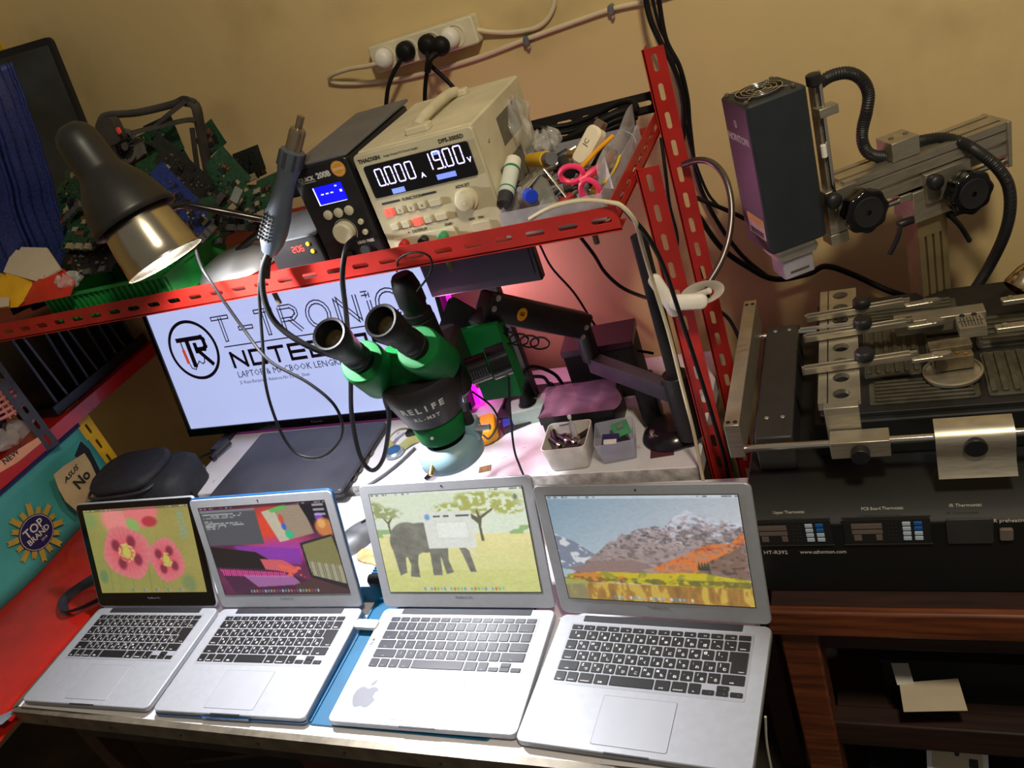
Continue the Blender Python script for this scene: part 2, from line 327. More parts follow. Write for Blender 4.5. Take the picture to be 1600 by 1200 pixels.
def scr_poppy(u, v):
    n = vnoise(u, v, 3, 1); img = np.stack([136 + 26 * n + 12 * u, 132 + 24 * n, 58 + 22 * n], -1); img = mixc(img, v * .35, (120, 122, 56))
    for x, w in ((.2, .006), (.12, .008), (.5, .01), (.62, .007), (.33, .007)): img = mixc(img, np.clip(1 - abs(u - x - .05 * (1 - v)) / w, 0, 1) * (v > .35) * .4, (84, 106, 50))
    img = mixc(img, ell(u, v, .05, .13, .055, .09, 0, .4), (120, 142, 74)); img = mixc(img, ell(u, v, .06, .8, .04, .08, 0, .5), (96, 122, 74)); img = mixc(img, ell(u, v, .86, .9, .06, .1, 0, .6) * .6, (90, 120, 80))
    img = mixc(img, ell(u, v, .30, .14, .13, .17, .3, .5), (228, 128, 122)); img = mixc(img, ell(u, v, .56, .04, .16, .19, -.2, .3), (226, 110, 108)); img = mixc(img, ell(u, v, .62, .17, .07, .06, 0, .4), (176, 40, 50))
    img = mixc(img, ell(u, v, .46, .2, .065, .075, .5, .25), (134, 168, 84))
    for cx, cy, rx, ry, a, s in ((.34, .52, .225, .31, .45, 1), (.70, .62, .155, .25, .3, .8)):
        ang = np.arctan2(v - cy, (u - cx) * 1.6); wv = 1 + .05 * np.sin(4 * ang + cx * 9) + .012 * np.sin(11 * ang)
        m = ell(u, v, cx, cy, rx, ry, a, .05) if 0 else np.clip((1 - np.sqrt(((u - cx) / rx) ** 2 + ((v - cy) / ry) ** 2) / wv) / .05 + .5, 0, 1)
        d = np.sqrt(((u - cx) / rx) ** 2 + ((v - cy) / ry) ** 2)
        petal = np.stack([212 + 4 * np.sin(ang * 30), 66 + 44 * d + 5 * np.sin(ang * 22), 78 + 36 * d], -1)
        img = img * (1 - m[..., None]) + petal * m[..., None]
        for k in range(4): q = .6 + k * math.pi / 2; img = mixc(img, ell(u, v, cx + rx * .5 * math.cos(q), cy + ry * .5 * math.sin(q), .040 * s, .07 * s, 0, .6) * .75, (96, 14, 34))
        r2 = np.sqrt(((u - cx) / rx) ** 2 + ((v - cy) / ry) ** 2); img = mixc(img, ((r2 > .22) & (r2 < .36)) * (vnoise(u, v, 40, 9) > .42) * .9, (206, 186, 96))
        img = mixc(img, ell(u, v, cx, cy, .04 * s, .07 * s, 0, .2), (190, 186, 70))
    img = mixc(img, ((u > .875) & (u < .945) & (v > .06) & (v < .40)) * ((v * 22 % 1) < .5) * ((u * 60 % 1) < .7) * .7, (90, 170, 176))
    return bar(dock(img, u, v, .3, .86, [(70, 110, 160), (150, 150, 140), (190, 120, 60), (120, 150, 90)] * 5), u, v, (60, 60, 40), .5)
def scr_desk(u, v):
    n = vnoise(u, v, 4, 2); img = np.stack([70 + 60 * n, 20 + 26 * n, 44 + 50 * n], -1)
    img = mixc(img, ell(u, v, .55, .3, .22, .3, 0, .9), (226, 60, 30)); img = mixc(img, ell(u, v, .6, .5, .3, .12, 0, 1), (170, 50, 150)); img = mixc(img, inpoly(u, v, [(.2, .44), (.72, .5), (.7, .68), (.25, .6)]) * .85, (128, 44, 168))
    img = mixc(img, inpoly(u, v, [(.0, .66), (.5, .72), (.72, .86), (.74, 1), (.1, 1)]) * .9, (60, 22, 50)); img = mixc(img, inpoly(u, v, [(.02, .7), (.55, .76), (.58, .82), (.04, .78)]) * ((u * 60 % 1) > .35), (236, 70, 150))
    img = mixc(img, inpoly(u, v, [(.2, .78), (.6, .8), (.66, .9), (.3, .92)]) * .7, (196, 120, 190)); img = mixc(img, inpoly(u, v, [(0, .44), (.36, .52), (.46, .62), (.4, .72), (0, .68)]), (22, 14, 12))
    img = mixc(img, inpoly(u, v, [(.38, .6), (.56, .62), (.66, .72), (.62, .78), (.5, .74), (.4, .72)]), (208, 84, 92)); img = mixc(img, inpoly(u, v, [(.5, .66), (.68, .7), (.7, .82), (.56, .8)]) * (vnoise(u, v, 24, 4) > .45), (236, 90, 70))
    img = mixc(img, inpoly(u, v, [(.5, .08), (.82, .0), (.86, .34), (.58, .42)]), (156, 136, 112)); img = mixc(img, inpoly(u, v, [(.5, .08), (.6, .05), (.66, .4), (.58, .42)]), (196, 186, 160))
    img = mixc(img, ell(u, v, .64, .17, .02, .05, 0, .3), (210, 70, 50)); img = mixc(img, ell(u, v, .645, .25, .018, .04, 0, .3), (60, 90, 190)); img = mixc(img, ell(u, v, .67, .34, .03, .045, 0, .3), (40, 190, 130)); img = mixc(img, inpoly(u, v, [(.56, .06), (.7, .01), (.71, .05), (.58, .1)]), (90, 180, 80))
    img = mixc(img, inpoly(u, v, [(.8, 0), (1, 0), (1, .34), (.88, .34)]), (14, 6, 14)); img = mixc(img, ell(u, v, .93, .17, .03, .05, 0, .4), (120, 60, 200)); img = mixc(img, ell(u, v, .95, .28, .07, .1, 0, .3), (206, 120, 60)); img = mixc(img, ell(u, v, .935, .24, .03, .05, 0, .3), (236, 170, 90))
    img = mixc(img, inpoly(u, v, [(.73, .44), (.98, .36), (1, .4), (1, .96), (.74, .82)]), (30, 26, 24)); img = mixc(img, inpoly(u, v, [(.745, .46), (.985, .38), (1, .6), (1, .7), (.75, .64)]), (128, 122, 70)); img = mixc(img, inpoly(u, v, [(.75, .64), (1, .7), (1, .9), (.76, .8)]) * ((u * 80 % 1) > .3), (196, 190, 150))
    img = mixc(img, inpoly(u, v, [(.6, .9), (.75, .84), (1, .96), (1, 1), (.6, 1)]), (70, 44, 40))
    img = mixc(img, inpoly(u, v, [(.0, .03), (.455, .03), (.455, .43), (.0, .43)]), (74, 74, 80)); img = mixc(img, ((u < .455) & (v > .03) & (v < .055)), (120, 120, 124))
    for k, (y, L) in enumerate(((.08, .34), (.1, .36), (.12, .3), (.16, .08), (.18, .32), (.2, .34), (.22, .2), (.24, .12))): img = mixc(img, ((abs(v - y) < .006) & (u > .015) & (u < L)) * (vnoise(u, v * 0 + k, 50, k) > .4) * .85, (190, 200, 190))
    for k in range(3): img = mixc(img, ((abs(v - .04 - k * .05) < .012) & (u > .9) & (u < .985)) * .8, (190, 190, 200))
    return bar(dock(img, u, v, .22, .78, [(80, 200, 150), (190, 190, 190), (220, 160, 60), (200, 60, 60), (70, 110, 200), (230, 230, 230)] * 4), u, v, (50, 20, 30), .6)
def scr_savanna(u, v):
    n = vnoise(u, v, 5, 3); img = np.stack([214 + 12 * n, 226 + 8 * n, 200 + 0 * n + 20 * v], -1)
    g = v > .42 + .01 * n; gr = np.stack([226 - 60 * (v - .42) + 16 * n, 216 - 30 * (v - .42) + 14 * n, 146 - 40 * (v - .42) + 16 * n], -1); img = np.where(g[..., None], gr, img); img = mixc(img, (v > .78) * vnoise(u, v * 3, 16, 4) * .6, (196, 196, 96))
    img = mixc(img, ((v > .36) & (v < .44)) * (vnoise(u, v, 14, 6) > .45) * ((u < .25) | (u > .8)) * .8, (128, 168, 92))
    fol = vnoise(u, v, 40, 7)
    for cx, cy, rx, ry in ((.62, .2, .16, .06), (.78, .12, .2, .09), (.9, .2, .09, .05), (.7, .08, .13, .06), (.52, .17, .1, .05), (.08, .2, .11, .06), (.02, .15, .06, .07)): img = mixc(img, ell(u, v, cx, cy, rx, ry, 0, .5) * (fol > .42) * .95, (168, 172, 84) if cx > .3 else (150, 160, 100))
    for P in ([(.69, .5), (.71, .5), (.705, .36), (.72, .28), (.8, .2), (.79, .19), (.71, .26), (.7, .2), (.69, .2), (.695, .27), (.62, .2), (.61, .21), (.69, .33)], [(.09, .42), (.1, .42), (.1, .3), (.14, .22), (.09, .28), (.05, .22), (.085, .3)]): img = mixc(img, inpoly(u, v, P), (96, 90, 70))
    e = np.zeros(u.shape)
    for a in ((.21, .46, .125, .17), (.31, .45, .16, .15), (.15, .5, .075, .15), (.4, .42, .1, .13)): e = np.maximum(e, ell(u, v, *a, 0, .05))
    for P in ([(.08, .5), (.17, .55), (.15, .8), (.1, .83), (.09, .66)], [(.17, .6), (.27, .55), (.24, .7), (.235, .85), (.17, .84), (.19, .72)], [(.34, .5), (.43, .5), (.4, .66), (.39, .83), (.33, .83), (.335, .64)], [(.4, .55), (.47, .5), (.45, .68), (.47, .8), (.42, .82), (.405, .66)], [(.5, .42), (.6, .45), (.6, .62), (.62, .8), (.58, .8), (.55, .62)]): e = np.maximum(e, inpoly(u, v, P) * 1.)
    sk = 84 + 46 * vnoise(u, v, 22, 8) + 20 * (1 - v); img = img * (1 - e[..., None]) + np.stack([sk, sk * .99, sk * .88], -1) * e[..., None]
    img = mixc(img, inpoly(u, v, [(.58, .53), (.66, .66), (.655, .67), (.57, .55)]), (226, 222, 196))
    img = mixc(img, inpoly(u, v, [(.335, .2), (.655, .2), (.655, .56), (.335, .56)]), (222, 224, 214)); img = mixc(img, inpoly(u, v, [(.41, .3), (.62, .3), (.62, .47), (.41, .47)]), (206, 212, 204)); img = mixc(img, inpoly(u, v, [(.415, .31), (.615, .31), (.615, .46), (.415, .46)]), (232, 236, 228))
    img = mixc(img, ell(u, v, .365, .25, .018, .03, 0, .4), (110, 160, 210)); img = mixc(img, ((abs(v - .245) < .008) & (u > .4) & (u < .64)) * (vnoise(u, v * 0, 50, 3) > .4), (70, 74, 70)); img = mixc(img, ell(u, v, .95, .09, .012, .025, 0, .3), (110, 120, 130))
    return bar(dock(img, u, v, .24, .78, [(70, 130, 210), (200, 200, 200), (90, 150, 220), (210, 70, 60), (80, 180, 90), (150, 160, 170)] * 4), u, v, (226, 232, 220), .8)
def scr_mountain(u, v):
    n = vnoise(u, v, 6, 5); f = vnoise(u, v, 20, 6); d = vnoise(u, v, 40, 16)
    img = np.stack([122 + 62 * v + 56 * u, 150 + 48 * v + 34 * u, 170 + 36 * v + 22 * u], -1)
    far = [(0, .36), (.05, .4), (.1, .42), (.16, .5), (.22, .56), (.3, .7), (0, .7)]
    mf = inpoly(u, v + .03 * (f - .5), far); img = np.where(mf[..., None], np.stack([120 + 90 * (f > .5), 128 + 84 * (f > .5), 146 + 70 * (f > .5)], -1) * 1., img)
    rid = [(.06, .74), (.17, .60), (.25, .50), (.31, .42), (.345, .42), (.38, .34), (.41, .36), (.47, .31), (.56, .27), (.61, .29), (.65, .22), (.70, .17), (.735, .13), (.77, .17), (.82, .19), (.88, .23), (.94, .22), (1, .25), (1, .8), (.06, .8)]
    mm = inpoly(u + .012 * (d - .5), v + .035 * (f - .5), rid); h = np.clip((v - .2) / .5, 0, 1); streak = vnoise(u * .8 + v * .4 + .3, v * .8 - u * .3 + .4, 30, 21)
    rock = np.stack([146 + 50 * streak - 16 * h, 132 + 46 * streak - 20 * h, 138 + 40 * streak - 30 * h], -1); snow = np.clip(((streak + .5 * d) - (.50 + .9 * h)) / .12, 0, 1); rock = rock * (1 - snow[..., None]) + snow[..., None] * (np.array([218, 220, 232.]) - 40 * (1 - d[..., None]))
    dark = np.clip((vnoise(u * .6 + v * .3, v * .8 - u * .4 + .5, 44, 33) - .5) / .1, 0, 1) * (v > .2) * .45; rock = rock * (1 - dark[..., None] * .6); img = np.where(mm[..., None], rock, img)
    ob = inpoly(u, v + .05 * (n - .5), [(1, .30), (.93, .42), (.8, .44), (.68, .54), (.5, .68), (.56, .74), (.78, .7), (.86, .56), (1, .42)]); ob2 = ob * (.55 + .45 * (f > .42)); img = mixc(img, ob2, (214, 116, 54)); img = mixc(img, ob * (d > .62), (190, 90, 50))
    img = mixc(img, inpoly(u, v + .02 * (d - .5), [(.04, .7), (.2, .62), (.42, .6), (.52, .66), (.4, .72), (.1, .74)]), (140, 112, 106)); img = mixc(img, inpoly(u, v + .02 * (d - .5), [(1, .42), (.9, .52), (.8, .6), (.74, .7), (.9, .76), (1, .78)]) * (.7 + .3 * (f > .5)), (120, 92, 76)); img = mixc(img, (d > .6) * inpoly(u, v, [(1, .45), (.8, .6), (.74, .7), (1, .78)]) * .6, (60, 44, 44))
    ye = inpoly(u, v + .02 * (f - .5), [(.02, .76), (.2, .72), (.5, .72), (.75, .70), (1, .76), (1, .86), (.3, .82), (.02, .84)]); img = mixc(img, ye, (196, 176, 34)); img = mixc(img, ye * (f > .52) * .7, (128, 128, 44)); img = mixc(img, ye * (u < .35) * (n > .45) * .8, (206, 116, 44)); img = mixc(img, ((v > .775) & (v < .83)) * (d > .45) * .7, (84, 80, 44))
    w = v > .835; wt = vnoise(u, v * .22, 34, 11); img = np.where(w[..., None], np.stack([110 + 110 * wt, 78 + 80 * wt, 42 + 14 * wt], -1), img); img = mixc(img, w * (wt > .56) * .7, (206, 178, 70)); img = mixc(img, w * (u < .12) * .6, (130, 140, 110))
    img = mixc(img, inpoly(u, v, [(0, .8), (.12, .81), (.14, .84), (0, .86)]), (160, 160, 80))
    for x in (.755, .77, .785, .8): img = mixc(img, inpoly(u, v, [(x - .01, .68), (x, .59), (x + .01, .68)]), (50, 56, 44))
    img = mixc(img, ((v > .26) & (v < .5) & mm) * (vnoise(u, v, 60, 12) > .6) * .6, (60, 58, 66))
    return bar(dock(img, u, v, .26, .7, [(60, 150, 220), (190, 190, 200), (130, 170, 220), (210, 120, 60), (230, 230, 230)] * 4), u, v, (214, 222, 228), .6)
def screen(parent, F, w, h, fn, gain=1.):
    u, v = np.meshgrid((np.arange(NX + 1)) / NX, (np.arange(NY + 1)) / NY); img = np.clip(fn(u, v), 0, 255)
    for q in range(2): P_ = np.pad(img, ((1, 1), (1, 1), (0, 0)), 'edge'); img = (P_[:-2, 1:-1] + P_[2:, 1:-1] + P_[1:-1, :-2] + P_[1:-1, 2:] + 2 * P_[1:-1, 1:-1]) / 6
    img = img * (1 + .10 * (vnoise(u, v, 60, 77)[..., None] - .47)) * .86 + 20  # grain, then a veil of reflected haze put into the picture colours
    X = WM[parent.name].inverted() @ F; xs = (u - .5) * w; ys = (.5 - v) * h; co = np.stack([xs, ys, 0 * xs, 0 * xs + 1], -1).reshape(-1, 4) @ np.array(X).T
    idx = np.arange((NX + 1) * (NY + 1)).reshape(NY + 1, NX + 1); fs = np.stack([idx[1:, :-1], idx[1:, 1:], idx[:-1, 1:], idx[:-1, :-1]], -1).reshape(-1, 4)
    me = bpy.data.meshes.new('screen'); me.from_pydata(co[:, :3].tolist(), [], fs.tolist())
    a = me.color_attributes.new('picture', 'FLOAT_COLOR', 'POINT'); c = np.ones((co.shape[0], 4)); c[:, :3] = lin(img.reshape(-1, 3)); a.data.foreach_set('color', c.ravel())
    m = bpy.data.materials.new('screen_picture'); m.use_nodes = True; nt = m.node_tree; b = nt.nodes['Principled BSDF']; b.inputs['Base Color'].default_value = (.006, .006, .007, 1); b.inputs['Roughness'].default_value = .32; b.inputs['Specular IOR Level'].default_value = .25
    at = nt.nodes.new('ShaderNodeVertexColor'); at.layer_name = 'picture'; nt.links.new(at.outputs[0], b.inputs['Emission Color']); b.inputs['Emission Strength'].default_value = gain
    me.materials.append(m); me.update(); o = bpy.data.objects.new('screen', me); S.collection.objects.link(o); o.parent = parent; WM[o.name] = WM[parent.name].copy(); return o
def laptop(label, x, y, th, al, jp, kind, fn, case=None, gain=1., zb=.0165):
    # x, y: rear left corner of the base top; th: turn; al: how far the lid leans back
    F = T(x, y, .75 + .017, th) @ T(.1625, -.1135, 0); base_z = -zb
    t = thing('open_laptop', label, 'laptop', F @ T(0, 0, base_z), 'open laptops in a row')
    b = MB(F); nw = .031
    # base: thin rounded slab, its underside drawn in
    b.rbox(0, 0, .325, .227, -.0105, 0, .011, e=.0012, k=6); b.rbox(0, 0, .312, .214, base_z + .001, -.010, .009, e=.002)
    b.box((0, -.1128, -.0006), (.062, .0022, .0016), 1); base = b.build('base', [LAPM, DK], t)
    MB(F).rbox(0, .1068, .245, .0125, -.004, .0006, .002).build('hinge', DK, t)
    keyboard(t, F @ T(-.1378, .0945, .0002), jp)
    tp = MB(F); tp.rbox(0, -.0648, .106, .077, .0, .00025, .003, e=.0001, mi=1); tp.rbox(0, -.0648, .1048, .0758, .0001, .0005, .003, e=.0002); tp.build('trackpad', [mat('trackpad_aluminium', (154, 156, 162), .5, .3, noise=.02), GRY], t)
    # lid
    L = F @ Matrix.Translation((0, .1135, 0)) @ Euler((math.pi / 2 - al, 0, 0)).to_matrix().to_4x4()     # lid frame: y up the lid, z towards the viewer
    lm = MB(L); lm.rbox(0, .1145, .325, .225, -.0055, 0, .010, e=.0012, k=6); lid = lm.build('lid', LAPM, t)
    sw, sh, sy = .2865, .179, .1205
    if kind == 'pro':
        MB(L).rbox(0, .1145, .320, .220, -.0002, .0006, .009, e=.0002).build('bezel', GLB, lid); z = .0009; sy = .1225
    else:
        fb = MB(L)
        for (cx, cy, w, h) in ((0, sy + sh / 2 + .0005, sw + .002, .001), (0, sy - sh / 2 - .0005, sw + .002, .001), (-sw / 2 - .0005, sy, .001, sh + .002), (sw / 2 + .0005, sy, .001, sh + .002)): fb.box((cx, cy, .0004), (w, h, .0008))
        fb.build('screen_gasket', BLKM, lid); z = .0005
        gk = MB(L)
        gk.rbox(0, .1145, .3235, .2235, -.0022, -.0016, .010); 
    screen(lid, L @ T(0, sy, z), sw, sh, fn, gain)
    MB(L).lathe([(.0016, 0), (.0016, .0003)], T(0, .2185, .0005), 14).build('webcam', BLKM, lid)
    nm = 'MacBook Pro' if kind == 'pro' else 'MacBook Air'
    MB(L).text(nm, .0062, T(0, .0215, .0011 if kind == 'pro' else .0004), 0, .00005).build('model_lettering', mat('lettering_grey', (110, 112, 116), .5, noise=0), lid, smooth=0)
    if case:
        c = MB(F); c.rbox(0, 0, .3285, .2305, base_z + .0002, -.0075, .012, e=.001); c.box((0, -.1165, -.008), (.1, .0015, .006))
        c.build('clip_on_case', case, t, label='blue plastic clip-on shell'); 
        c = MB(L); c.rbox(0, .1148, .329, .2300, -.0072, -.0022, .012, e=.001); c.build('lid_case', case, t, label='blue plastic clip-on lid shell')
    return t, F, L
L1 = laptop('silver laptop with black glossy bezel showing red poppies, leftmost in the row', -1.564, .830, .021, .425, 1, 'pro', scr_poppy, gain=.95)
CASE = mat('blue_case', (16, 70, 118), .3, noise=.05, coat=.3)
L2 = laptop('silver laptop in blue clip-on case, dark text window over a purple picture', -1.227, .835, .026, .316, 1, 'air', scr_desk, CASE, gain=.95, zb=.0155)
L3 = laptop('silver laptop with dim grey keys and fruit logo sticker, showing an elephant', -.856, .844, .011, .381, 0, 'air', scr_savanna, gain=1.08, zb=.0125)
L4 = laptop('silver laptop nearest the right table end, showing an orange and snowy mountain', -.518, .840, -.048, .239, 1, 'air', scr_mountain, gain=1.)
# logo sticker and pen marks on the elephant laptop
F = L3[1]; lg = MB(F)
ap = [(.0, .016), (.006, .0195), (.013, .0185), (.0175, .0135)]
def apple(X):
    P = [(0, .0125), (.004, .0145), (.009, .0158), (.014, .0142), (.0172, .0112), (.0138, .0075), (.0128, .003), (.0142, -.0012), (.0180, -.0040), (.0155, -.0098), (.0118, -.0150), (.0085, -.0172), (.0050, -.0166), (0, -.0150), (-.0050, -.0166), (-.0085, -.0172), (-.0125, -.0145), (-.0165, -.0080), (-.0188, -.0005), (-.0182, .0070), (-.0145, .0130), (-.0090, .0158), (-.0045, .0145)]
    Q = []
    n = len(P)
    for i in range(n):
        p0, p1, p2, p3 = [Vector(P[(i + k) % n] + (0,)) for k in (-1, 0, 1, 2)]
        for k in range(4): t = k / 4; Q.append((.5 * ((2 * p1) + (p2 - p0) * t + (2 * p0 - 5 * p1 + 4 * p2 - p3) * t * t + (3 * p1 - p0 - 3 * p2 + p3) * t ** 3))[:2])
    lg.prism(Q, 0, .0003, X=X)
    lg.prism([(.0005, .0172), (.0008, .0215), (.0035, .0255), (.0082, .0278), (.0080, .0235), (.0055, .0192)], 0, .0003, X=X)
apple(T(-.1145, -.066, .0001, .0) @ Matrix.Diagonal((1.15, 1.15, 1, 1)))
lg.build('logo_sticker', mat('grey_sticker', (96, 98, 106), .5, noise=0), L3[0], label='grey fruit shaped sticker')
MB(F).text('~ 31A', .009, T(-.1525, .036, .0004, 1.45), 0, .00004).build('pen_marks', BLKM, L3[0], smooth=0)
# ================================================================ tray, stick and bits between the laptops
BLU = mat('turquoise_plastic', (0, 80, 116), .45, noise=.08)
t = thing('repair_tray', 'turquoise plastic repair tray lying under the two middle laptops', 'tray', (-.78, .74, .75))
b = MB(); tx0 = U(484, 1128, 'z', .752).x; tw = -.575 - tx0; b.rbox(tx0 + tw / 2, .752, tw, .268, .7503, .7528, .006)
for x in (tx0 + .003, -.578): b.box((x, .752, .7535), (.004, .262, .003))
b.build('tray_panel', BLU, t, bevel=.0005)
b = MB(); b.rbox(-.905, .885, .07, .03, .753, .7615, .003); b.box((-.925, .872, .763), (.02, .01, .005)); b.build('tray_latch', BLU, t)
t = thing('ribbed_clamp', 'ribbed turquoise clamp block behind the elephant laptop hinge', 'clamp', (-.90, .925, .75))
b = MB(); b.rbox(-.905, .93, .05, .05, .7505, .764, .008)
for k in range(7): b.box((-.905, .91 + k * .0065, .7655), (.046, .0026, .003))
b.build('block', BLU, t)
MB().cyl((-.915, .905, .776), (-.875, .905, .776), .009, .009).build('knob', BLKM, t); MB().cyl((-.875, .905, .776), (-.852, .905, .776), .006, .006).build('shaft', ALU, t)
t = thing('usb_stick', 'white memory stick plugged between the blue cased and elephant laptops', 'usb stick', (-.88, .81, .75))
A = U(552, 972, 'z', .772); B = U(592, 974, 'z', .772)
b = MB(fr((A + B) / 2, B - A)); b.rbox(0, 0, .045, .018, -.009, -.001, .004); b.build('body', WHT, t); b = MB(fr((A + B) / 2, B - A)); b.text('8 GB', .006, T(0, 0, -.0008), 0, .00003); b.build('marking', BLKM, t, smooth=0)
# mouse and wooden ornament seen between the lids
t = thing('grey_mouse', 'grey computer mouse between the blue cased and elephant laptop lids', 'mouse', (-1.02, 1.04, .75))
c = U(556, 838, 'z', .765)
def dome(b, c, rx, ry, h, rz=0, mi=0, p=.5, base=0): 
    b.grid(28, 12, lambda u, v: (rx * math.cos(2 * math.pi * u) * math.sin(v * math.pi / 2), ry * math.sin(2 * math.pi * u) * math.sin(v * math.pi / 2), base + h * max(0, math.cos(v * math.pi / 2)) ** p), mi, T(c[0], c[1], c[2], rz)); return b
dome(MB(), (c.x, c.y, .7505), .03, .055, .032, -.5).build('shell', GRY, t, smooth=60); MB(T(c.x, c.y, .7505, -.5)).box((0, .03, .03), (.004, .014, .006)).build('wheel', BLKM, t)
c = U(575, 872, 'z', .755); b = MB(T(c.x, c.y, .7502, -.45)); b.prism([(-.035, .012), (-.02, .02), (.0, .016), (.02, .006), (.04, .006), (.04, -.006), (.018, -.006), (.0, -.012), (-.02, -.014), (-.035, -.004)], 0, .006)
tag(b.build('tweezer_case', mat('carved_brown', (172, 140, 92), .6, noise=.35, scale=60), bevel=.001), 'small tan patterned tool case between the two middle laptop lids', 'case')

# ================================================================ television
t = thing('television', 'wide flat screen with black frame showing a shop logo, stood against the wall', 'television', (-1.33, 1.42, .77))
TVW, TVH = .872, .505; lean = math.radians(12.5); F = fr((-1.329, 1.42, .782), (1, 0, 0), (0, -math.cos(lean), math.sin(lean))); F = F   # x right, y up, z to the viewer
b = MB(F); b.rbox(0, TVH / 2, TVW, TVH, -.035, -.002, .006); bd = b.build('housing', BLK, t)
b = MB(F); w = .012
b.box((0, TVH - w / 2, .001), (TVW, w, .008)); b.box((0, .011, .001), (TVW, .022, .008)); b.box((-TVW / 2 + w / 2, TVH / 2, .001), (w, TVH, .008)); b.box((TVW / 2 - w / 2, TVH / 2, .001), (w, TVH, .008)); b.build('bezel', GLB, t, bevel=.001)
MB(F).box((0, .022 + (TVH - .034) / 2, -.0005), (TVW - 2 * w, TVH - .034, .001)).build('display_panel', em('screen_white', (172, 184, 228), 1.0), t, smooth=0)
INK = mat('logo_ink', (38, 12, 40), .6, noise=0); INKR = mat('logo_red', (235, 90, 50), .6, noise=0, emit=.5)
def tvp(x, y): p = F.inverted() @ UP(x, y, F.to_translation(), F.to_3x3().col[2]); return p.x, p.y
z = .0006; b = MB(F)
def ring(b, cx, cy, rx, ry, w, z, X=None, n=56, mi=0):
    P = [(cx + rx * math.cos(2 * math.pi * i / n), cy + ry * math.sin(2 * math.pi * i / n), z) for i in range(n)] + [(cx + (rx - w) * math.cos(2 * math.pi * i / n), cy + (ry - w) * math.sin(2 * math.pi * i / n), z) for i in range(n)]
    b.add(P, [(i, (i + 1) % n, n + (i + 1) % n, n + i) for i in range(n)], mi, X)
def seg(b, p, q, w, z=z, mi=0):
    p = Vector((*p, 0)); q = Vector((*q, 0)); d = (q - p).normalized() * w / 2; nrm = Vector((-d.y, d.x, 0)); p -= d; q += d
    b.add([(p + nrm)[:2] + (z,), (q + nrm)[:2] + (z,), (q - nrm)[:2] + (z,), (p - nrm)[:2] + (z,)], [(0, 1, 2, 3)], mi)
def poly(b, P, w, s=None):
    for i in range(len(P) - 1): seg(b, P[i], P[i + 1], w)
cx, cy = tvp(303, 547); rr = .0815
ring(b, cx, cy, rr, rr, .0085, z)
m = lambda x, y: (cx + x * rr, cy + y * rr)
poly(b, [m(-.52, .38), m(.46, .38), m(.52, .3), m(.52, .08), m(.44, .0), m(.14, 0), m(.56, -.5)], .012); poly(b, [m(-.16, .36), m(-.16, -.48)], .014); poly(b, [m(.12, .16), m(.12, -.05)], .012)
poly(b, [m(-.42, .34), m(-.42, .02)], .004); poly(b, [m(-.38, -.4), m(-.34, -.58), m(-.2, -.64), m(-.08, -.5), m(.06, -.38), m(.16, -.48), m(.26, -.44), m(.32, -.26)], .003)
# outlined company name
x0, y0 = tvp(338, 530); x1, y1 = tvp(600, 468); hgt = .062; bl = tvp(352, 536)[1] + .004
def outline(st, x, h, w=.0030):
    # letters drawn as doubled strokes
    Lw = {'T': [((0, 1), (.75, 1)), ((.375, 1), (.375, 0))], '-': [((0, .45), (.6, .45))], 'R': [((0, 0), (0, 1)), ((0, 1), (.45, 1)), ((.45, 1), (.62, .85)), ((.62, .85), (.62, .65)), ((.62, .65), (.45, .5)), ((.45, .5), (.0, .5)), ((.3, .5), (.68, 0))],
          'O': [((.42 + .42 * math.cos(a * math.pi / 8), .5 + .5 * math.sin(a * math.pi / 8)), (.42 + .42 * math.cos((a + 1) * math.pi / 8), .5 + .5 * math.sin((a + 1) * math.pi / 8))) for a in range(16)], 'N': [((0, 0), (0, 1)), ((0, 1), (.75, 0)), ((.75, 0), (.75, 1))], 'i': [((.1, 0), (.1, .7)), ((.1, .85), (.1, 1)), ((.1, 1), (-.1, 1))], 'C': [((.42 + .42 * math.cos(a * math.pi / 8), .5 + .5 * math.sin(a * math.pi / 8)), (.42 + .42 * math.cos((a + 1) * math.pi / 8), .5 + .5 * math.sin((a + 1) * math.pi / 8))) for a in range(2, 14)]}
    wd = {'T': 1.24, '-': 1.0, 'R': 1.24, 'O': 1.42, 'N': 1.34, 'i': .45, 'C': .9}
    KX = 1.18
    for ch in st:
        S2 = Lw[ch]; off = .07
        for (p, q) in S2:
            d = Vector((q[0] - p[0], q[1] - p[1])).normalized(); nn = Vector((-d.y, d.x)) * off
            for s in (1, -1): seg(b, (x + (p[0] * KX + nn.x * s) * h, bl + (p[1] + nn.y * s) * h), (x + (q[0] * KX + nn.x * s) * h, bl + (q[1] + nn.y * s) * h), w, mi=0)
        if ch in 'T-': 
            for (p, q) in S2:
                d = Vector((q[0] - p[0], q[1] - p[1])).normalized(); nn = Vector((-d.y, d.x)) * off
                for e in (p, q): 
                    if not (ch == 'T' and e == (.375, 1)): seg(b, (x + (e[0] * KX + nn.x) * h, bl + (e[1] + nn.y) * h), (x + (e[0] * KX - nn.x) * h, bl + (e[1] - nn.y) * h), w)
        x += wd[ch] * h * 1.0
    return x
outline('T-TRONiC', x0 + .006, hgt)
lx0 = tvp(350, 538)[0]; ly = bl - .014; seg(b, (lx0, ly), (lx0 + .47, ly), .003)
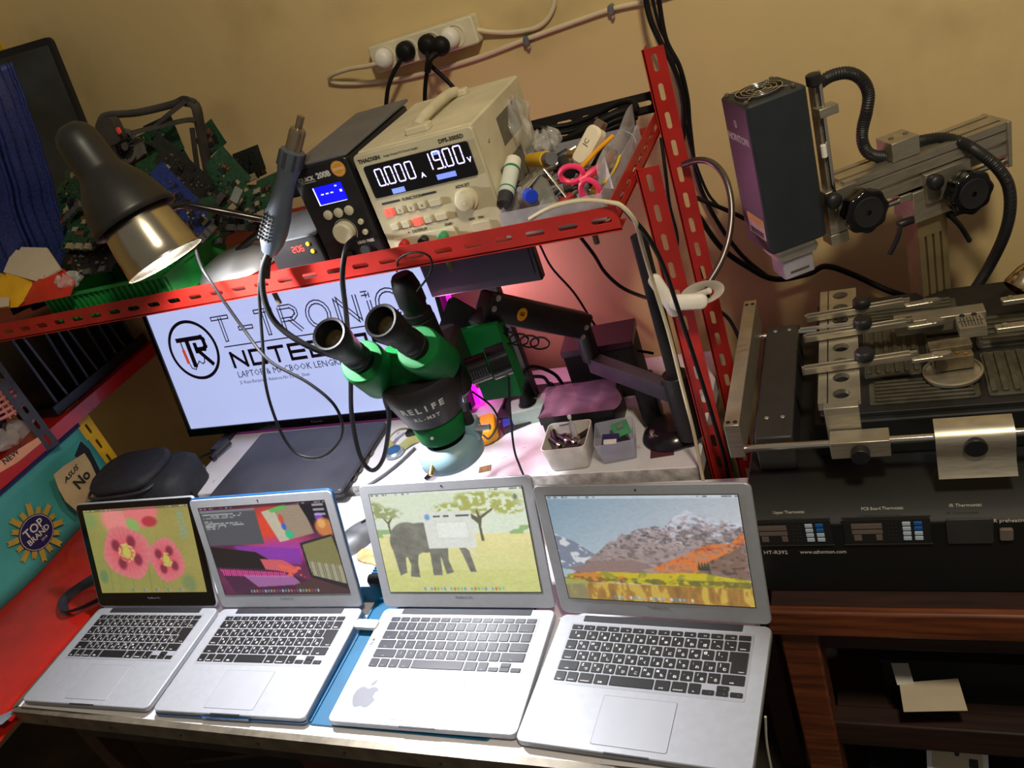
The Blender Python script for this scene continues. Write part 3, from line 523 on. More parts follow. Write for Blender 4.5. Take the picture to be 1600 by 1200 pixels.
def block(st, x, y, w, h, gap, t=.0085):
    G = {'N': [[(0, 0), (0, 1), (1, 0), (1, 1)]], 'O': [[(0, 0), (0, 1), (1, 1), (1, 0), (0, 0)]], 'T': [[(0, 1), (1, 1)], [(.5, 1), (.5, 0)]], 'E': [[(1, 1), (0, 1), (0, 0), (1, 0)], [(0, .5), (1, .5)]], 'B': [[(0, 0), (0, 1), (.9, 1), (1, .75), (.9, .5), (1, .25), (.9, 0), (0, 0)], [(0, .5), (.9, .5)]], 'K': [[(0, 0), (0, 1)], [(1, 1), (.1, .5), (1, 0)]]}
    for ch in st:
        for P in G[ch]: poly(b, [(x + p[0] * w, y + p[1] * h) for p in P], t)
        x += w + gap
block('NOTEBOOK', lx0 + .01, ly - .055, .042, .036, .0195)
b.text('LAPTOP & MACBOOK LENGKAP', .024, F.inverted() @ F @ T(lx0 + .008, ly - .078, z), 0, 0, res=1, align='LEFT'); b.text('Jl. Raya Banjaran - Balamoa No 52471, Slawi', .0125, T(lx0 + .008, ly - .099, z), 0, 0, res=1, align='LEFT')
b.build('logo_lettering', INK, t, smooth=0)
b = MB(F); seg(b, m(-.42, .0), m(-.40, -.36), .010, z=z + .0002); b.build('logo_soldering_iron', INKR, t, smooth=0, label='orange soldering iron in the logo')
b = MB(F); b.text('Panasonic', .009, T(.0, .011, .0052), 0, .0001); b.build('maker_lettering', GRY, t, smooth=0)
for x in (-.3, .3): b = MB(); b.box((-1.329 + x, 1.43, .7755), (.03, .16, .011)); b.build('foot', BLK, t, bevel=.002)
LED = em('magenta_led', (255, 20, 215), 1.6)
b = MB(F); b.box((.437 + .007, TVH / 2, -.022), (.010, TVH * .98, .006)); b.box((0, -.004, -.03), (.8, .006, .006)); b.build('led_strip', LED, t, smooth=0, label='glowing magenta light strip')

# ================================================================ the red slotted shelf over the bench
t = thing('shelving_rack', 'red slotted angle-iron shelf spanning the bench, with short and tall posts', 'shelf', (-.33, 1.25, 0))
RZ = 1.300; XR = -.338; XL = -2.25; YF = 1.06
def angle(Fm, L, w=.038, w2=.034, name='rail', m=RED, phase=0):
    n = max(1, round(L / .05)); b = MB(Fm); b.holes(L, w, .002, n, .030, .009)            # flange in xy
    b.holes(L, w2, .002, n, .030, .009, X=Matrix(((1, 0, 0, 0), (0, 0, -1, .002), (0, -1, 0, 0), (0, 0, 0, 1))))                 # flange turned down to -z
    return b.build(name, m, t, smooth=0)
angle(fr((XL, YF, RZ), (1, 0, 0), (0, -1, 0)), XR + .012 - XL, name='front_rail')                  # face towards the viewer, lower flange goes back
angle(fr((XR, YF + .01, RZ), (0, 1, 0), (1, 0, 0)), 1.46 - YF, name='side_rail', m=RED)
angle(fr((XL, 1.50, RZ + .03), (1, 0, 0), (0, -1, 0)), XR - XL, name='rear_rail', m=BLKM)
angle(fr((XR + .0025, 1.235, 0), (0, 0, 1), (0, -1, 0)) @ Matrix.Diagonal((1, -1, 1, 1)), 1.322, name='short_post')
angle(fr((XR + .003, 1.455, 0), (0, 0, 1), (0, -1, 0)) @ Matrix.Diagonal((1, -1, 1, 1)), 1.448, name='tall_post')
angle(fr((XL + .04, YF + .01, 0), (0, 0, 1), (0, -1, 0)), 1.75, name='left_post')
MB().box(((XL + XR) / 2 - .01, 1.285, RZ + .006), (XR - XL - .03, .42, .006)).build('shelf_panel', REDD, t)
b = MB()
for P in ((-.38, 1.10), (-.96, 1.08), (-.62, 1.09)): b.cyl((P[0], P[1], RZ - .030), (P[0], P[1], RZ + .002), .0045, n=10)
b.build('bolt', EDGE, t)
SZ = RZ + .0095   # top of the shelf panel
YB = 1.095
# ---------------------------------------------------------------- bench power supply
t = thing('bench_power_supply', 'cream bench power supply with lit voltage display reading nineteen volts', 'power supply', (-.617, 1.2, SZ))
PF = T(-.617, YB + .02, SZ, .03); PW, PH, PD = .198, .170, .255
b = MB(PF); b.rbox(0, PD / 2, PW, PD, 0.004, PH, .006, e=.003); b.build('case', CREAM, t)
def fp(b0=None): return PF @ fr((0, 0, 0), (1, 0, 0), (0, -1, 0))   # local x right, y up, z to viewer
G = fp(); b = MB(G); b.rbox(0, PH / 2 + .001, PW + .006, PH - .004, 0, .010, .008, e=.002); face = b.build('front_panel', mat('beige_panel', (190, 182, 150), .5, noise=.08), t)
b = MB(G); b.rbox(0, .124, .178, .052, .009, .0135, .004, mi=0); b.build('display_window', GLB, face)
VFD = em('display_white', (205, 200, 255), 1.3); VFB = em('display_blue', (110, 130, 245), 1.0)
D7 = {'0': 'abcdef', '1': 'bc', '9': 'abcdfg', '2': 'abged', '6': 'acdefg', '8': 'abcdefg', '5': 'acdfg', '-': 'g'}
def seven(b, st, x, y, h, w, gap, th=None, X=None, z=.0140, sl=.12):
    th = th or h * .12; SG = {'a': ((0, 1), (1, 1)), 'b': ((1, 1), (1, .5)), 'c': ((1, .5), (1, 0)), 'd': ((0, 0), (1, 0)), 'e': ((0, 0), (0, .5)), 'f': ((0, .5), (0, 1)), 'g': ((0, .5), (1, .5))}
    for ch in st:
        if ch == '.': seg(b, (x - gap * .6, y), (x - gap * .6 + th * .1, y), th * 1.2, z=z); continue
        for s in D7[ch]:
            (p, q) = SG[s]; f = lambda a: Vector((x + a[0] * w + a[1] * h * sl * 0, y + a[1] * h)); P, Q = f(p), f(q); d = (Q - P).normalized() * th * .7; seg(b, (P + d)[:], (Q - d)[:], th, z=z)
        x += w + gap
b = MB(G); seven(b, '0.000', -.072, .116, .026, .011, .0065, .0022); seven(b, '19.00', .012, .121, .026, .011, .0065, .0022); b.text('A', .011, T(.004, .117, .0138), 0, .0001, bold=.0003); b.text('V', .011, T(.084, .123, .0138), 0, .0001, bold=.0003); b.build('display_digits', VFD, face, smooth=0, label='lit white digits')
b = MB(G); b.box((-.045, .1035, .0137), (.022, .008, .0005)); b.box((.04, .1085, .0137), (.032, .008, .0005)); b.box((.036, .1505 - .006, .0137), (.014, .0055, .0005)); b.build('display_flags', VFB, face, smooth=0, label='lit blue display flags')
BTN = mat('beige_button', (196, 188, 160), .5, noise=.05); LIT = em('lit_red_button', (250, 84, 70), .95)
TX = mat('panel_print', (40, 38, 34), .6, noise=0)
def button(x, y, w, h, m, nm='button', lab=None):
    q = MB(G); q.rbox(x, y, w, h, .009, .015, .002, e=.001); o = q.build(nm, m, face); 
    if lab: o['label'] = lab
bx = -.083
button(-.076, .072, .015, .012, LIT, lab='lit red button')
for x in (-.056, -.036, -.017): button(x, .072, .013, .011, BTN)
button(.006, .072, .021, .011, BTN)
for x in (-.076, -.056): button(x, .048, .014, .011, BTN)
button(-.036, .048, .014, .012, LIT, lab='lit red button')
button(-.016, .048, .013, .011, BTN); button(.007, .048, .02, .011, BTN)
b = MB(G); b.lathe([(.0185, 0), (.0185, .004), (.015, .005), (.0142, .016), (.012, .0175)], T(.057, .066, .010), 36); b.lathe([(.004, 0), (.004, .001)], T(.057, .066, .0275), 12); b.build('adjust_knob', CREAM, face)
b = MB(G); b.text('THAOXIN', .0085, T(-.075, .158, .0105), 0, .0002, bold=.0003); b.text('Single Output DC Power Supply', .0045, T(-.02, .1575, .0105), 0, .0001); b.text('DPS-3005D', .0085, T(.065, .158, .0105), 0, .0002, bold=.0002)
b.text('FUNCTION', .007, T(-.030, .0865, .0105), 0, .0002); b.box((-.068, .087, .0105), (.032, .0035, .0004)); b.box((.0, .087, .0105), (.024, .0035, .0004)); b.text('ADJUST', .007, T(.057, .0865, .0105), 0, .0002); b.text('+  OUTPUT  -', .007, T(-.04, .033, .0105), 0, .0002); b.text('GND', .006, T(.012, .033, .0105), 0, .0002); b.text('OFF   ON', .006, T(.06, .033, .0105), 0, .0002)
for i, n in enumerate('1234'): b.text(n, .006, T(-.076 + i * .0197, .072, .0154), 0, .0001)
b.build('panel_print', TX, face, smooth=0)
b = MB(G); b.rbox(-.035, .018, .11, .02, .009, .012, .003); b.build('terminal_plate', CREAM, face)
for x, m in ((-.07, mat('terminal_red', (190, 30, 30), .4)), (-.035, BLK), (-.0, mat('terminal_green', (50, 150, 90), .4))): MB(G).cyl((x, .018, .012), (x, .018, .026), .0075).build('terminal', m, face)
b = MB(G); b.rbox(.065, .018, .03, .018, .009, .014, .003); b.build('power_switch', BTN, face)
b = MB(PF)
for k in range(22): b.box((PW / 2 + .0002, .10 + k * .005, PH * .72), (.0008, .0022, .045)); b.box((PW / 2 + .0002, .05 + k * .0055, PH * .32), (.0008, .0022, .05))
b.build('vent_slots', DK, t, smooth=0)
b = MB(PF); b.rbox(.0, .035, .04, .024, PH - .001, PH + .010, .004, e=.002); b.rbox(.0, .215, .04, .02, PH - .001, PH + .010, .004, e=.002); hd = b.build('handle_mount', CREAM, t)
b = MB(PF); b.tube([(0, .03, PH + .008), (0, .06, PH + .0125), (0, .12, PH + .014), (0, .18, PH + .0125), (0, .212, PH + .008)], .0085, 12, flat=1); b.build('handle', CREAM, t)
b = MB(PF)
for x, y, z in ((PW / 2, .04, .13), (PW / 2, .04, .03), (PW / 2, .2, .05)): b.cyl((x, y, z), (x + .002, y, z), .003, n=10)
b.build('screw', ALU, t)
# ---------------------------------------------------------------- hot air station
t = thing('hot_air_station', 'black soldering station with blue lit display, beside the cream power supply', 'soldering station', (-.78, 1.2, SZ))
QF = T(-.782, YB + .012, SZ, .03); QW, QH, QD = .100, .172, .25
b = MB(QF); b.rbox(0, QD / 2 + .004, QW, QD, 0.003, QH, .004, e=.002); b.build('case', DGRY, t); G = QF @ fr((0, 0, 0), (1, 0, 0), (0, -1, 0))
b = MB(G); b.rbox(0, QH / 2, QW + .006, QH, -.006, .008, .005, e=.002); face = b.build('front_panel', BLK, t)
b = MB(QF); b.add([(-QW / 2 - .004, -.004, QH), (QW / 2 + .004, -.004, QH), (QW / 2 + .004, .26, QH + .004), (-QW / 2 - .004, .26, QH + .004), (-QW / 2 - .004, -.004, QH + .004), (QW / 2 + .004, -.004, QH + .004), (QW / 2 + .004, .26, QH + .009), (-QW / 2 - .004, .26, QH + .009)], [(0, 3, 2, 1), (4, 5, 6, 7), (0, 1, 5, 4), (1, 2, 6, 5), (2, 3, 7, 6), (3, 0, 4, 7)]); b.build('cover', GRY, t, bevel=.001)
MB(G).box((.002, .122, .0083), (.052, .030, .001)).build('display', em('blue_lcd', (14, 14, 250), 1.05), face, smooth=0, label='blue lit display')
b = MB(G)
for x in (-.012, -.003, .006): b.box((x, .124, .0090), (.005, .002, .0004))
b.box((-.024, .122, .0089), (.002, .03, .0004)); b.box((.002, .1075, .0089), (.05, .001, .0004)); b.box((.017, .133, .0089), (.004, .002, .0004)); b.box((.023, .124, .0089), (.004, .004, .0004)); b.build('display_segments', em('lcd_white', (220, 226, 255), 1.1), face, smooth=0)
BB = mat('cream_button', (206, 200, 172), .45, noise=.05)
for x in (-.018, .002, .022): MB(G).lathe([(.0078, 0), (.0078, .003), (.006, .004)], T(x, .090, .008), 24).build('button', BB, face)
for x, y in ((.034, .068), (.034, .050)): MB(G).lathe([(.0048, 0), (.0048, .003), (.004, .004)], T(x, y, .008), 20).build('small_button', BB, face)
b = MB(G); b.lathe([(.018, 0), (.018, .012), (.015, .0145)], T(.0, .058, .008), 40); b.build('dial_knob', BB, face); b = MB(G); ring(b, 0, .058, .0205, .0205, .0007, .0083, n=40); b.build('dial_ring', LEG, face, smooth=0)
b = MB(G); b.text('QUICK', .0095, T(-.029, .1525, .0082), 0, .0002, bold=.0003); b.text('200B', .0125, T(.004, .1535, .0082), 0, .0002, bold=.0005); b.box((-.028, .147, .0083), (.03, .0008, .0003)); b.text('LEAD FREE', .0065, T(.027, .034, .0082), 0, .0001, bold=.0002); b.build('panel_print', LEG, face, smooth=0)
b = MB(G); b.lathe([(.0125, 0), (.0125, .0006)], T(.034, .157, .0082), 28); ring(b, .034, .157, .010, .010, .001, .0090, n=28, mi=1); b.box((.034, .157, .009), (.018, .004, .0003), 1); b.build('orange_sticker', [mat('orange_sticker', (214, 150, 40), .5, noise=.1), mat('sticker_print', (226, 190, 150), .6, noise=0)], face, label='round orange warranty sticker')
b = MB(G); b.rbox(-.014, .018, .022, .014, .007, .012, .002); b.build('power_switch', GLB, face); b = MB(G); b.cyl((.022, .02, .007), (.022, .02, .014), .009); b.build('socket', DGRY, face)
# small station with red digits
t = thing('digital_station', 'small black soldering controller with red digits low beside the black station', 'soldering station', (-.885, 1.12, SZ))
DF = T(-.893, 1.098, SZ, .03); b = MB(DF); b.rbox(0, .05, .10, .10, .002, .062, .003); b.build('case', BLK, t); G = DF @ fr((0, 0, 0), (1, 0, 0), (0, -1, 0))
b = MB(G); seven(b, '206', -.004, .040, .0095, .0055, .003, .0016, z=.0006); b.build('display_digits', em('red_led', (255, 50, 40), 1.3), t, smooth=0, label='red glowing digits')
for x, y in ((.031, .050), (.034, .036)): MB(G).lathe([(.004, 0), (.004, .002), (.003, .003)], T(x, y, 0), 16).build('button', YEL, t)
b = MB(DF); b.add([(-.055, -.004, .063), (.055, -.004, .063), (.055, .10, .075), (-.055, .10, .075), (-.055, -.004, .066), (.055, -.004, .066), (.055, .10, .078), (-.055, .10, .078)], [(0, 3, 2, 1), (4, 5, 6, 7), (0, 1, 5, 4), (1, 2, 6, 5), (2, 3, 7, 6), (3, 0, 4, 7)]); b.build('cover', GRY, t)
# hot air gun upright in its holder
t = thing('hot_air_gun', 'grey hot air gun handle with steel nozzle standing up beside the black station', 'heat gun', (-.9, 1.06, SZ))
A = U(425, 378, 'y', 1.045); M1 = U(452, 262, 'y', 1.07); B = U(465, 205, 'y', 1.08); ax = (B - A).normalized(); Lg = (B - A).length
GUNM = mat('slate_plastic', (72, 80, 92), .45, noise=.08)
F = fr(A, (1, 0, 0), ax); b = MB(F); b.lathe([(.006, -.025), (.013, -.018), (.019, 0), (.0215, .02), (.021, .045), (.0165, .075), (.015, .11), (.0175, .125), (.0185, .13), (.0185, .155), (.014, .158)], n=28); b.build('handle', GUNM, t)
b = MB(F)
for k in range(4):
    for j in range(7): b.box((-.012 + k * .0055, -.0195, .008 + j * .0065), (.003, .006, .0035))
b.build('vent_slots', BLKM, t); b = MB(F)
for k in range(8): a = k * math.pi / 4; b.box((.0175 * math.cos(a), .0175 * math.sin(a), .142), (.006, .003, .024), X=None)
b.build('collar', DGRY, t); b = MB(F); b.lathe([(.0125, .155), (.0125, .185), (.011, .19), (.0055, .192), (.0055, .21)], n=24); b.build('nozzle', mat('heat_steel', (160, 146, 124), .3, .9, noise=.2), t)
b = MB(); c = U(418, 392, 'y', 1.04); b.tube([A + ax * -.02, A + ax * -.04, A + ax * -.055 + Vector((0, -.005, -.01))], .007, rib=.004); b.build('strain_relief', RUB, t)
# ---------------------------------------------------------------- plastic organiser with tools
CLR = mat('clear_plastic', (205, 208, 226), .25, noise=0, alpha=.38); CLR2 = mat('milky_plastic', (206, 206, 214), .3, noise=.05, alpha=.34)
OX0, OX1, OY0, OY1, OH = -.508, -.350, 1.085, 1.375, .040
t = thing('tool_organiser', 'milky plastic compartment tray full of small tools at the shelf end', 'organiser', (-.42, 1.23, SZ))
b = MB(); w = .002; z0 = SZ + .0005
b.box(((OX0 + OX1) / 2, (OY0 + OY1) / 2, z0 + .001), (OX1 - OX0, OY1 - OY0, .002))
for x in (OX0, OX1): b.box((x, (OY0 + OY1) / 2, z0 + OH / 2), (w, OY1 - OY0, OH))
for y in (OY0, OY1): b.box(((OX0 + OX1) / 2, y, z0 + OH / 2), (OX1 - OX0, w, OH))
b.box(((OX0 + OX1) / 2, 1.17, z0 + OH * .45), (OX1 - OX0, w, OH * .9)); b.box((-.448, 1.128, z0 + OH * .45), (w, .084, OH * .9)); b.box((-.388, 1.128, z0 + OH * .45), (w, .084, OH * .9)); b.build('compartment_tray', CLR2, t, smooth=0)
b = MB(); b.grid(2, 12, lambda u, v: (OX1 - .004 + .004 * u, OY0 + .02 + (OY1 - OY0 - .02) * v, SZ + OH + .035 * u + .004 * math.sin(v * 9)), 0); o = b.build('open_lid', CLR2, t); o.modifiers.new('s', 'SOLIDIFY').thickness = .0015
def rod(name, label, cat, a, z, parts, group=None):
    """parts: (from, to, r0, r1, material, partname) along the rod from a to z"""
    a = Vector(a); z = Vector(z); t = thing(name, label, cat, a, group); d = z - a
    for (u, v, r0, r1, m, nm) in parts: MB().cyl(a + d * u, a + d * v, r0, r1, 18).build(nm, m, t)
    return t
Z = SZ + .05
rod('flux_tube', 'clear fat tube with green bands and white dome cap, nearest the power supply', 'tube', U(787, 320, 'y', 1.105), U(803, 250, 'y', 1.19), [(0, .22, .011, .012, DGRY, 'base_cap'), (.22, .8, .0125, .0125, mat('tube_label', (200, 208, 200), .5, noise=.1), 'barrel'), (.3, .34, .0128, .0128, mat('green_band', (30, 120, 80), .5), 'lower_band'), (.74, .8, .0128, .0128, MATS['green_band'], 'upper_band'), (.8, 1, .013, .012, WHT, 'dome_cap')])
rod('yellow_screwdriver', 'stubby yellow screwdriver with grey end cap lying over the organiser', 'screwdriver', U(862, 248, 'y', 1.16), U(830, 250, 'y', 1.24), [(0, .22, .010, .010, GRY, 'end_cap'), (.22, 1, .012, .011, YEL, 'handle')])
t = thing('pink_scissors', 'small scissors with pink loop handles lying in the organiser', 'scissors', U(905, 275, 'z', Z + .01))
PNK = mat('pink_plastic', (245, 60, 110), .4, noise=.05)
for (x, y, rx, ry, a, yy) in ((893, 272, .017, .013, .5, 1.12), (922, 298, .013, .018, 0, 1.105)):
    c = U(x, y, 'y', yy); b = MB(); b.tube([c + Vector((rx * math.cos(q * math.pi / 8), -.2 * ry * math.sin(q * math.pi / 8), ry * math.sin(q * math.pi / 8))) for q in range(17)], .0042, 8, sub=1); b.build('handle', PNK, t)
b = MB(); b.tube([U(905, 283, 'y', 1.115), U(925, 268, 'y', 1.13), U(935, 262, 'y', 1.14)], .005); b.build('pivot', PNK, t); b = MB(); b.tube([U(930, 266, 'y', 1.14), U(955, 235, 'y', 1.2)], .004, flat=.3); b.build('blade', STEEL, t)
cable('yellow_stick', 'long orange-yellow stick under the white relay box in the organiser', 'stick', [(908, 262, 1.16), (930, 238, 1.2), (957, 213, 1.25)], .0035, mat('orange_plastic', (236, 160, 30), .45), n=10)
cable('yellow_tweezers', 'curved bright yellow spudger standing at the organiser corner', 'spudger', [(925, 294, 1.11), (945, 285, 1.14), (960, 265, 1.18), (968, 245, 1.22)], .0045, mat('bright_yellow', (240, 200, 20), .45), n=10, flat=.45)
cable('steel_tweezers', 'bent steel tweezers standing in an upturned V in the organiser', 'tweezers', [(822, 295, 1.12), (847, 266, 1.14), (850, 264, 1.14), (853, 267, 1.14), (885, 308, 1.12)], .0024, STEEL, n=8, sub=2, flat=.5)
t = thing('blue_cap_syringe', 'short syringe with bright blue round cap in the organiser front', 'syringe', U(815, 300, 'y', 1.12))
MB().cyl(U(812, 297, 'y', 1.13), U(828, 305, 'y', 1.105), .006, .006).build('barrel', CLR, t); MB().cyl(U(826, 304, 'y', 1.108), U(831, 307, 'y', 1.095), .010, .010).build('cap', mat('royal_blue', (20, 60, 200), .4), t)
t = thing('relay_box', 'off-white rounded adapter on its side on top of the organiser heap', 'adapter', U(920, 225, 'y', 1.24))
A = U(900, 250, 'y', 1.22); B = U(940, 208, 'y', 1.26); F = fr((A + B) / 2, B - A, (-.2, -.75, .6)); b = MB(F); b.rbox(0, 0, .064, .030, -.011, .011, .011, e=.004); b.build('body', mat('ivory', (232, 220, 190), .45, noise=.05), t); b = MB(F); b.rbox(.035, 0, .016, .016, -.007, .007, .004); b.build('grommet', mat('smoky_brown', (110, 90, 76), .4), t); b = MB(F); b.text('JC', .012, T(.004, .0, .0113), 0, .0001); b.build('marking', TX, t, smooth=0)
c = U(850, 300, 'y', 1.13); F = fr(c, (.9, .1, .3), (-.1, -.9, .5)); b = MB(F); b.prism([(-.012, -.025), (.012, -.025), (.012, .015), (0, .034), (-.012, .015)], -.004, .004); tag(b.build('blade_pack', mat('clear_pack', (150, 150, 136), .15, noise=.2, alpha=.6), smooth=0), 'narrow clear pointed pack of blades standing in the organiser', 'pack')
c = U(945, 272, 'y', 1.15); F = fr(c, (.9, .1, -.4), (-.1, -.9, .4)); b = MB(F); b.prism([(-.016, -.022), (.018, -.018), (-.006, .026)], 0, .0006); tag(b.build('paper_scrap', mat('lilac_paper', (200, 194, 206), .7), smooth=0), 'pale triangular paper scrap sticking up behind the scissors', 'paper')
for i, (x, y, Y, rx, rz_, m_, nm, lb) in enumerate([(845, 235, 1.27, .014, .3, 'fuse', 'grey_fuse', 'grey cylindrical fuse in the rear of the organiser'), (935, 272, 1.2, .012, 1.2, 'r', 'red_marker', 'short red and black marker at the rear of the organiser'), (832, 285, 1.15, .012, .8, 's', 'steel_socket', 'dull metal socket bit beside the green banded tube'), (885, 262, 1.2, .010, 2.0, 'w', 'wire_spool', 'small dark wire spool in the middle of the organiser')]):
    c = U(x, y, 'y', Y); d = Vector((math.cos(rz_), math.sin(rz_), .25)) * .02; tt = thing(nm, lb, nm.split('_')[1], c); MB().cyl(c - d, c + d, rx, rx * .9).build('barrel', [GRY, REDD, EDGE, BLK][i], tt); MB().cyl(c + d, c + d * 1.25, rx * .6).build('tip', [ALU, BLK, BLK, GOLD][i], tt)
def bag(name, label, cat, c, sx, sy, h, m, seed, amp=.012):
    g = random.Random(seed); ph = [g.random() * 6 for _ in range(8)]
    def fn(u, v):
        a = 2 * math.pi * u; r = (math.sin(math.pi * (.08 + .86 * v))) ** .6; k = 1 + amp / max(sx, sy) * (math.sin(3 * a + ph[0] + 4 * v) + .7 * math.sin(7 * a + ph[1] - 5 * v) + .5 * math.sin(11 * a + ph[2] + 9 * v))
        return (c[0] + sx * r * k * math.cos(a), c[1] + sy * r * k * math.sin(a), c[2] + h * v + amp * .5 * math.sin(5 * a + ph[3]) * v)
    b = MB(); b.grid(40, 14, fn); return tag(b.build(name, m, smooth=60), label, cat)
FILM = mat('plastic_film', (222, 220, 212), .12, noise=.15, alpha=.32, bump=.4)
bag('plastic_bag', 'crumpled clear plastic bag leaning on the side of the power supply', 'bag', U(812, 235, 'y', 1.30), .028, .05, .085, FILM, 3)
bag('parts_bag', 'small clear zip bag of parts at the back of the organiser', 'bag', U(858, 240, 'y', 1.27), .022, .03, .04, FILM, 5, .006)
b = MB(); c = Vector((-.46, 1.425, SZ + .02))
for k in range(4): b.tube([c + Vector(((.085 + .006 * k) * math.cos(q * math.pi / 8), (.035 + .004 * k) * math.sin(q * math.pi / 8), .011 * k + .01 * math.sin(q))) for q in range(17)], .005, 8, sub=2)
tag(b.build('cable_coil', RUB, smooth=60), 'coil of thick black cable behind the organiser on the shelf', 'cable')
b = MB(); c = U(975, 228, 'y', 1.3); b.tube([c + Vector((.02 * math.cos(q * math.pi / 6), .004 * math.sin(q), .022 * math.sin(q * math.pi / 6))) for q in range(9)], .0014, 8); tag(b.build('wire_loop', mat('grey_wire', (150, 150, 146), .4), smooth=60), 'thin grey wire loop standing at the right of the organiser', 'wire')

for i in range(30):
    g = random.Random(40 + i); x = g.uniform(OX0 + .02, OX1 - .02); y = g.uniform(1.12, 1.35); a = g.uniform(0, 3.1); L_ = g.uniform(.03, .06); r = g.uniform(.004, .008); zz = SZ + .012 + g.uniform(0, .024); d = Vector((math.cos(a), math.sin(a), .2)) * L_ / 2; c = Vector((x, y, zz))
    tt = thing('driver_bit', 'small tool bit lying deep in the organiser compartments', 'bit', c, 'tool bits in the organiser'); MB().cyl(c - d, c + d * .4, r, n=12).build('grip', [BLK, DGRY, REDD, EDGE, GRY, GOLD, BLK][i % 7], tt); MB().cyl(c + d * .4, c + d, r * .5, n=10).build('shank', [STEEL, ALU][i % 2], tt)
# ================================================================ desk lamp
A = U(104, 196, 'y', .99); O = U(259, 408, 'y', .955); ax = (O - A).normalized(); Lg = (O - A).length
t = thing('desk_lamp', 'desk lamp with black bell shade and shiny steel reflector, tipped over the shelf edge', 'lamp', (-1.08, 1.2, SZ))
F = fr(A, (1, 0, 0), ax); k = Lg / .22
b = MB(F); b.lathe([(r, z * k) for r, z in [(.004, 0), (.016, .002), (.026, .009), (.0315, .020), (.033, .035), (.034, .070), (.036, .076), (.043, .086), (.053, .102), (.061, .122), (.066, .142), (.0675, .152)]], n=48, caps=False); b.build('shade', mat('satin_black_shade', (34, 33, 30), .42, noise=.1), t, smooth=60).modifiers.new('s', 'SOLIDIFY').thickness = .001
b = MB(F); b.lathe([(r, z * k) for r, z in [(.036, .125), (.050, .142), (.0535, .152), (.0575, .175), (.0605, .2), (.0625, .216), (.064, .218), (.0635, .220)]], n=56, caps=False); b.build('reflector', mat('polished_reflector', (196, 188, 166), .22, 1, noise=.08, bump=.2, scale=12), t, smooth=60)
b = MB(F); b.lathe([(.004, .150 * k), (.016, .155 * k), (.022, .17 * k), (.022, .182 * k), (.014, .194 * k), (.003, .199 * k)], n=24); b.build('bulb', em('bulb_white', (240, 244, 255), 6), t, smooth=60)
bc = Vector((-1.095, 1.185, SZ)); b = MB(); b.lathe([(.078, 0), (.082, .004), (.080, .010), (.066, .024), (.040, .034), (.012, .037)], Matrix.Translation(bc), 48); b.build('lamp_base', mat('satin_silver', (172, 172, 172), .32, .7, noise=.04), t, smooth=60)
p0 = U(300, 321, 'y', 1.12); p1 = U(430, 347, 'y', 1.17); b = MB(); b.tube([bc + Vector((.01, .0, .034)), bc + Vector((.05, .01, .05)), p1 + Vector((0, .02, 0)), p1, p0, U(262, 327, 'y', 1.08), U(215, 330, 'y', 1.03)], .0065, 12, sub=2); b.build('arm', mat('dark_chrome', (60, 58, 56), .2, .9, noise=0), t, smooth=60)
# ================================================================ things heaped on the left of the shelf
PG = mat('board_green', (22, 62, 36), .5, noise=.35, scale=140); PGD = mat('board_dark', (22, 26, 20), .5, noise=.4, scale=120); PB = mat('board_blue', (22, 40, 104), .45, noise=.35, scale=160)
CMP = [mat('chip_black', (20, 20, 22), .4, noise=0), mat('connector_cream', (140, 130, 104), .5, noise=0), mat('solder_silver', (110, 110, 104), .35, .6, noise=0), mat('copper_pad', (120, 76, 50), .4, .4, noise=0), mat('port_grey', (120, 120, 118), .35, .7, noise=0)]
def board(label, x, y, Y, w, h, xd, nd, m, seed, name='circuit_board'):
    g = random.Random(seed); c = U(x, y, 'y', Y); F = fr(c, xd, nd); t = thing(name, label, 'circuit board', F, 'scrap circuit boards')
    P = [(-w / 2, -h / 2), (w * .3, -h / 2), (w * .32, -h * .3), (w / 2, -h * .3), (w / 2, h / 2), (-w * .1, h / 2), (-w * .12, h * .36), (-w / 2, h * .36)]
    MB(F).prism(P, -.0008, .0008).build('board', m, t, smooth=0)
    b = MB(F)
    for i in range(60):
        X, Yy = g.uniform(-.46, .28) * w, g.uniform(-.44, .3) * h; s = g.choice((.0015, .002, .003, .0035, .005, .009)); k = g.choice((0, 0, 0, 0, 1, 2, 3)); b.box((X, Yy, .0012 + s * .12), (s * g.uniform(.6, 1.6), s, .0012 + s * .25), k)
    for i in range(8): b.lathe([(.0022, 0), (.0022, .0012)], T(g.uniform(-.4, .28) * w, g.uniform(-.4, .3) * h, .0008), 10, 3)
    b.build('components', CMP, t, smooth=0)
    q = MB(F)
    for i in range(3): q.box((-w * .25 + i * w * .22, -h / 2 + .006, .004), (.016, .012, .007), 0)
    q.build('connectors', CMP[g.choice((1, 4))], t, smooth=0); return t
board('green circuit board with cream connectors half hidden behind the lamp shade on its left', 112, 300, 1.24, .11, .10, (1, .2, .2), (-.2, -.8, .6), PG, 1)
board('green circuit board lying low under the left of the lamp shade', 140, 355, 1.2, .13, .10, (1, -.1, -.2), (0, -.6, .8), PG, 2)
board('dark brown-black board with bright solder just behind the green crate', 150, 400, 1.17, .17, .09, (1, 0, .1), (.1, -.5, .8), PGD, 3)
board('green board upright below the black frame, right of the fan', 245, 228, 1.37, .12, .09, (1, .1, .1), (.1, -1, .3), PG, 4)
board('bright blue circuit board standing right of the lamp reflector', 284, 318, 1.16, .055, .15, (.8, .2, .45), (.3, -.9, .35), PB, 5)
board('dark board leaning diagonally inside the black frame', 292, 270, 1.28, .05, .17, (.75, .1, .5), (.2, -.9, .2), PGD, 6)
board('small green board topmost to the right of the black frame', 330, 222, 1.42, .06, .07, (.9, .2, .3), (.1, -1, .3), PG, 7)
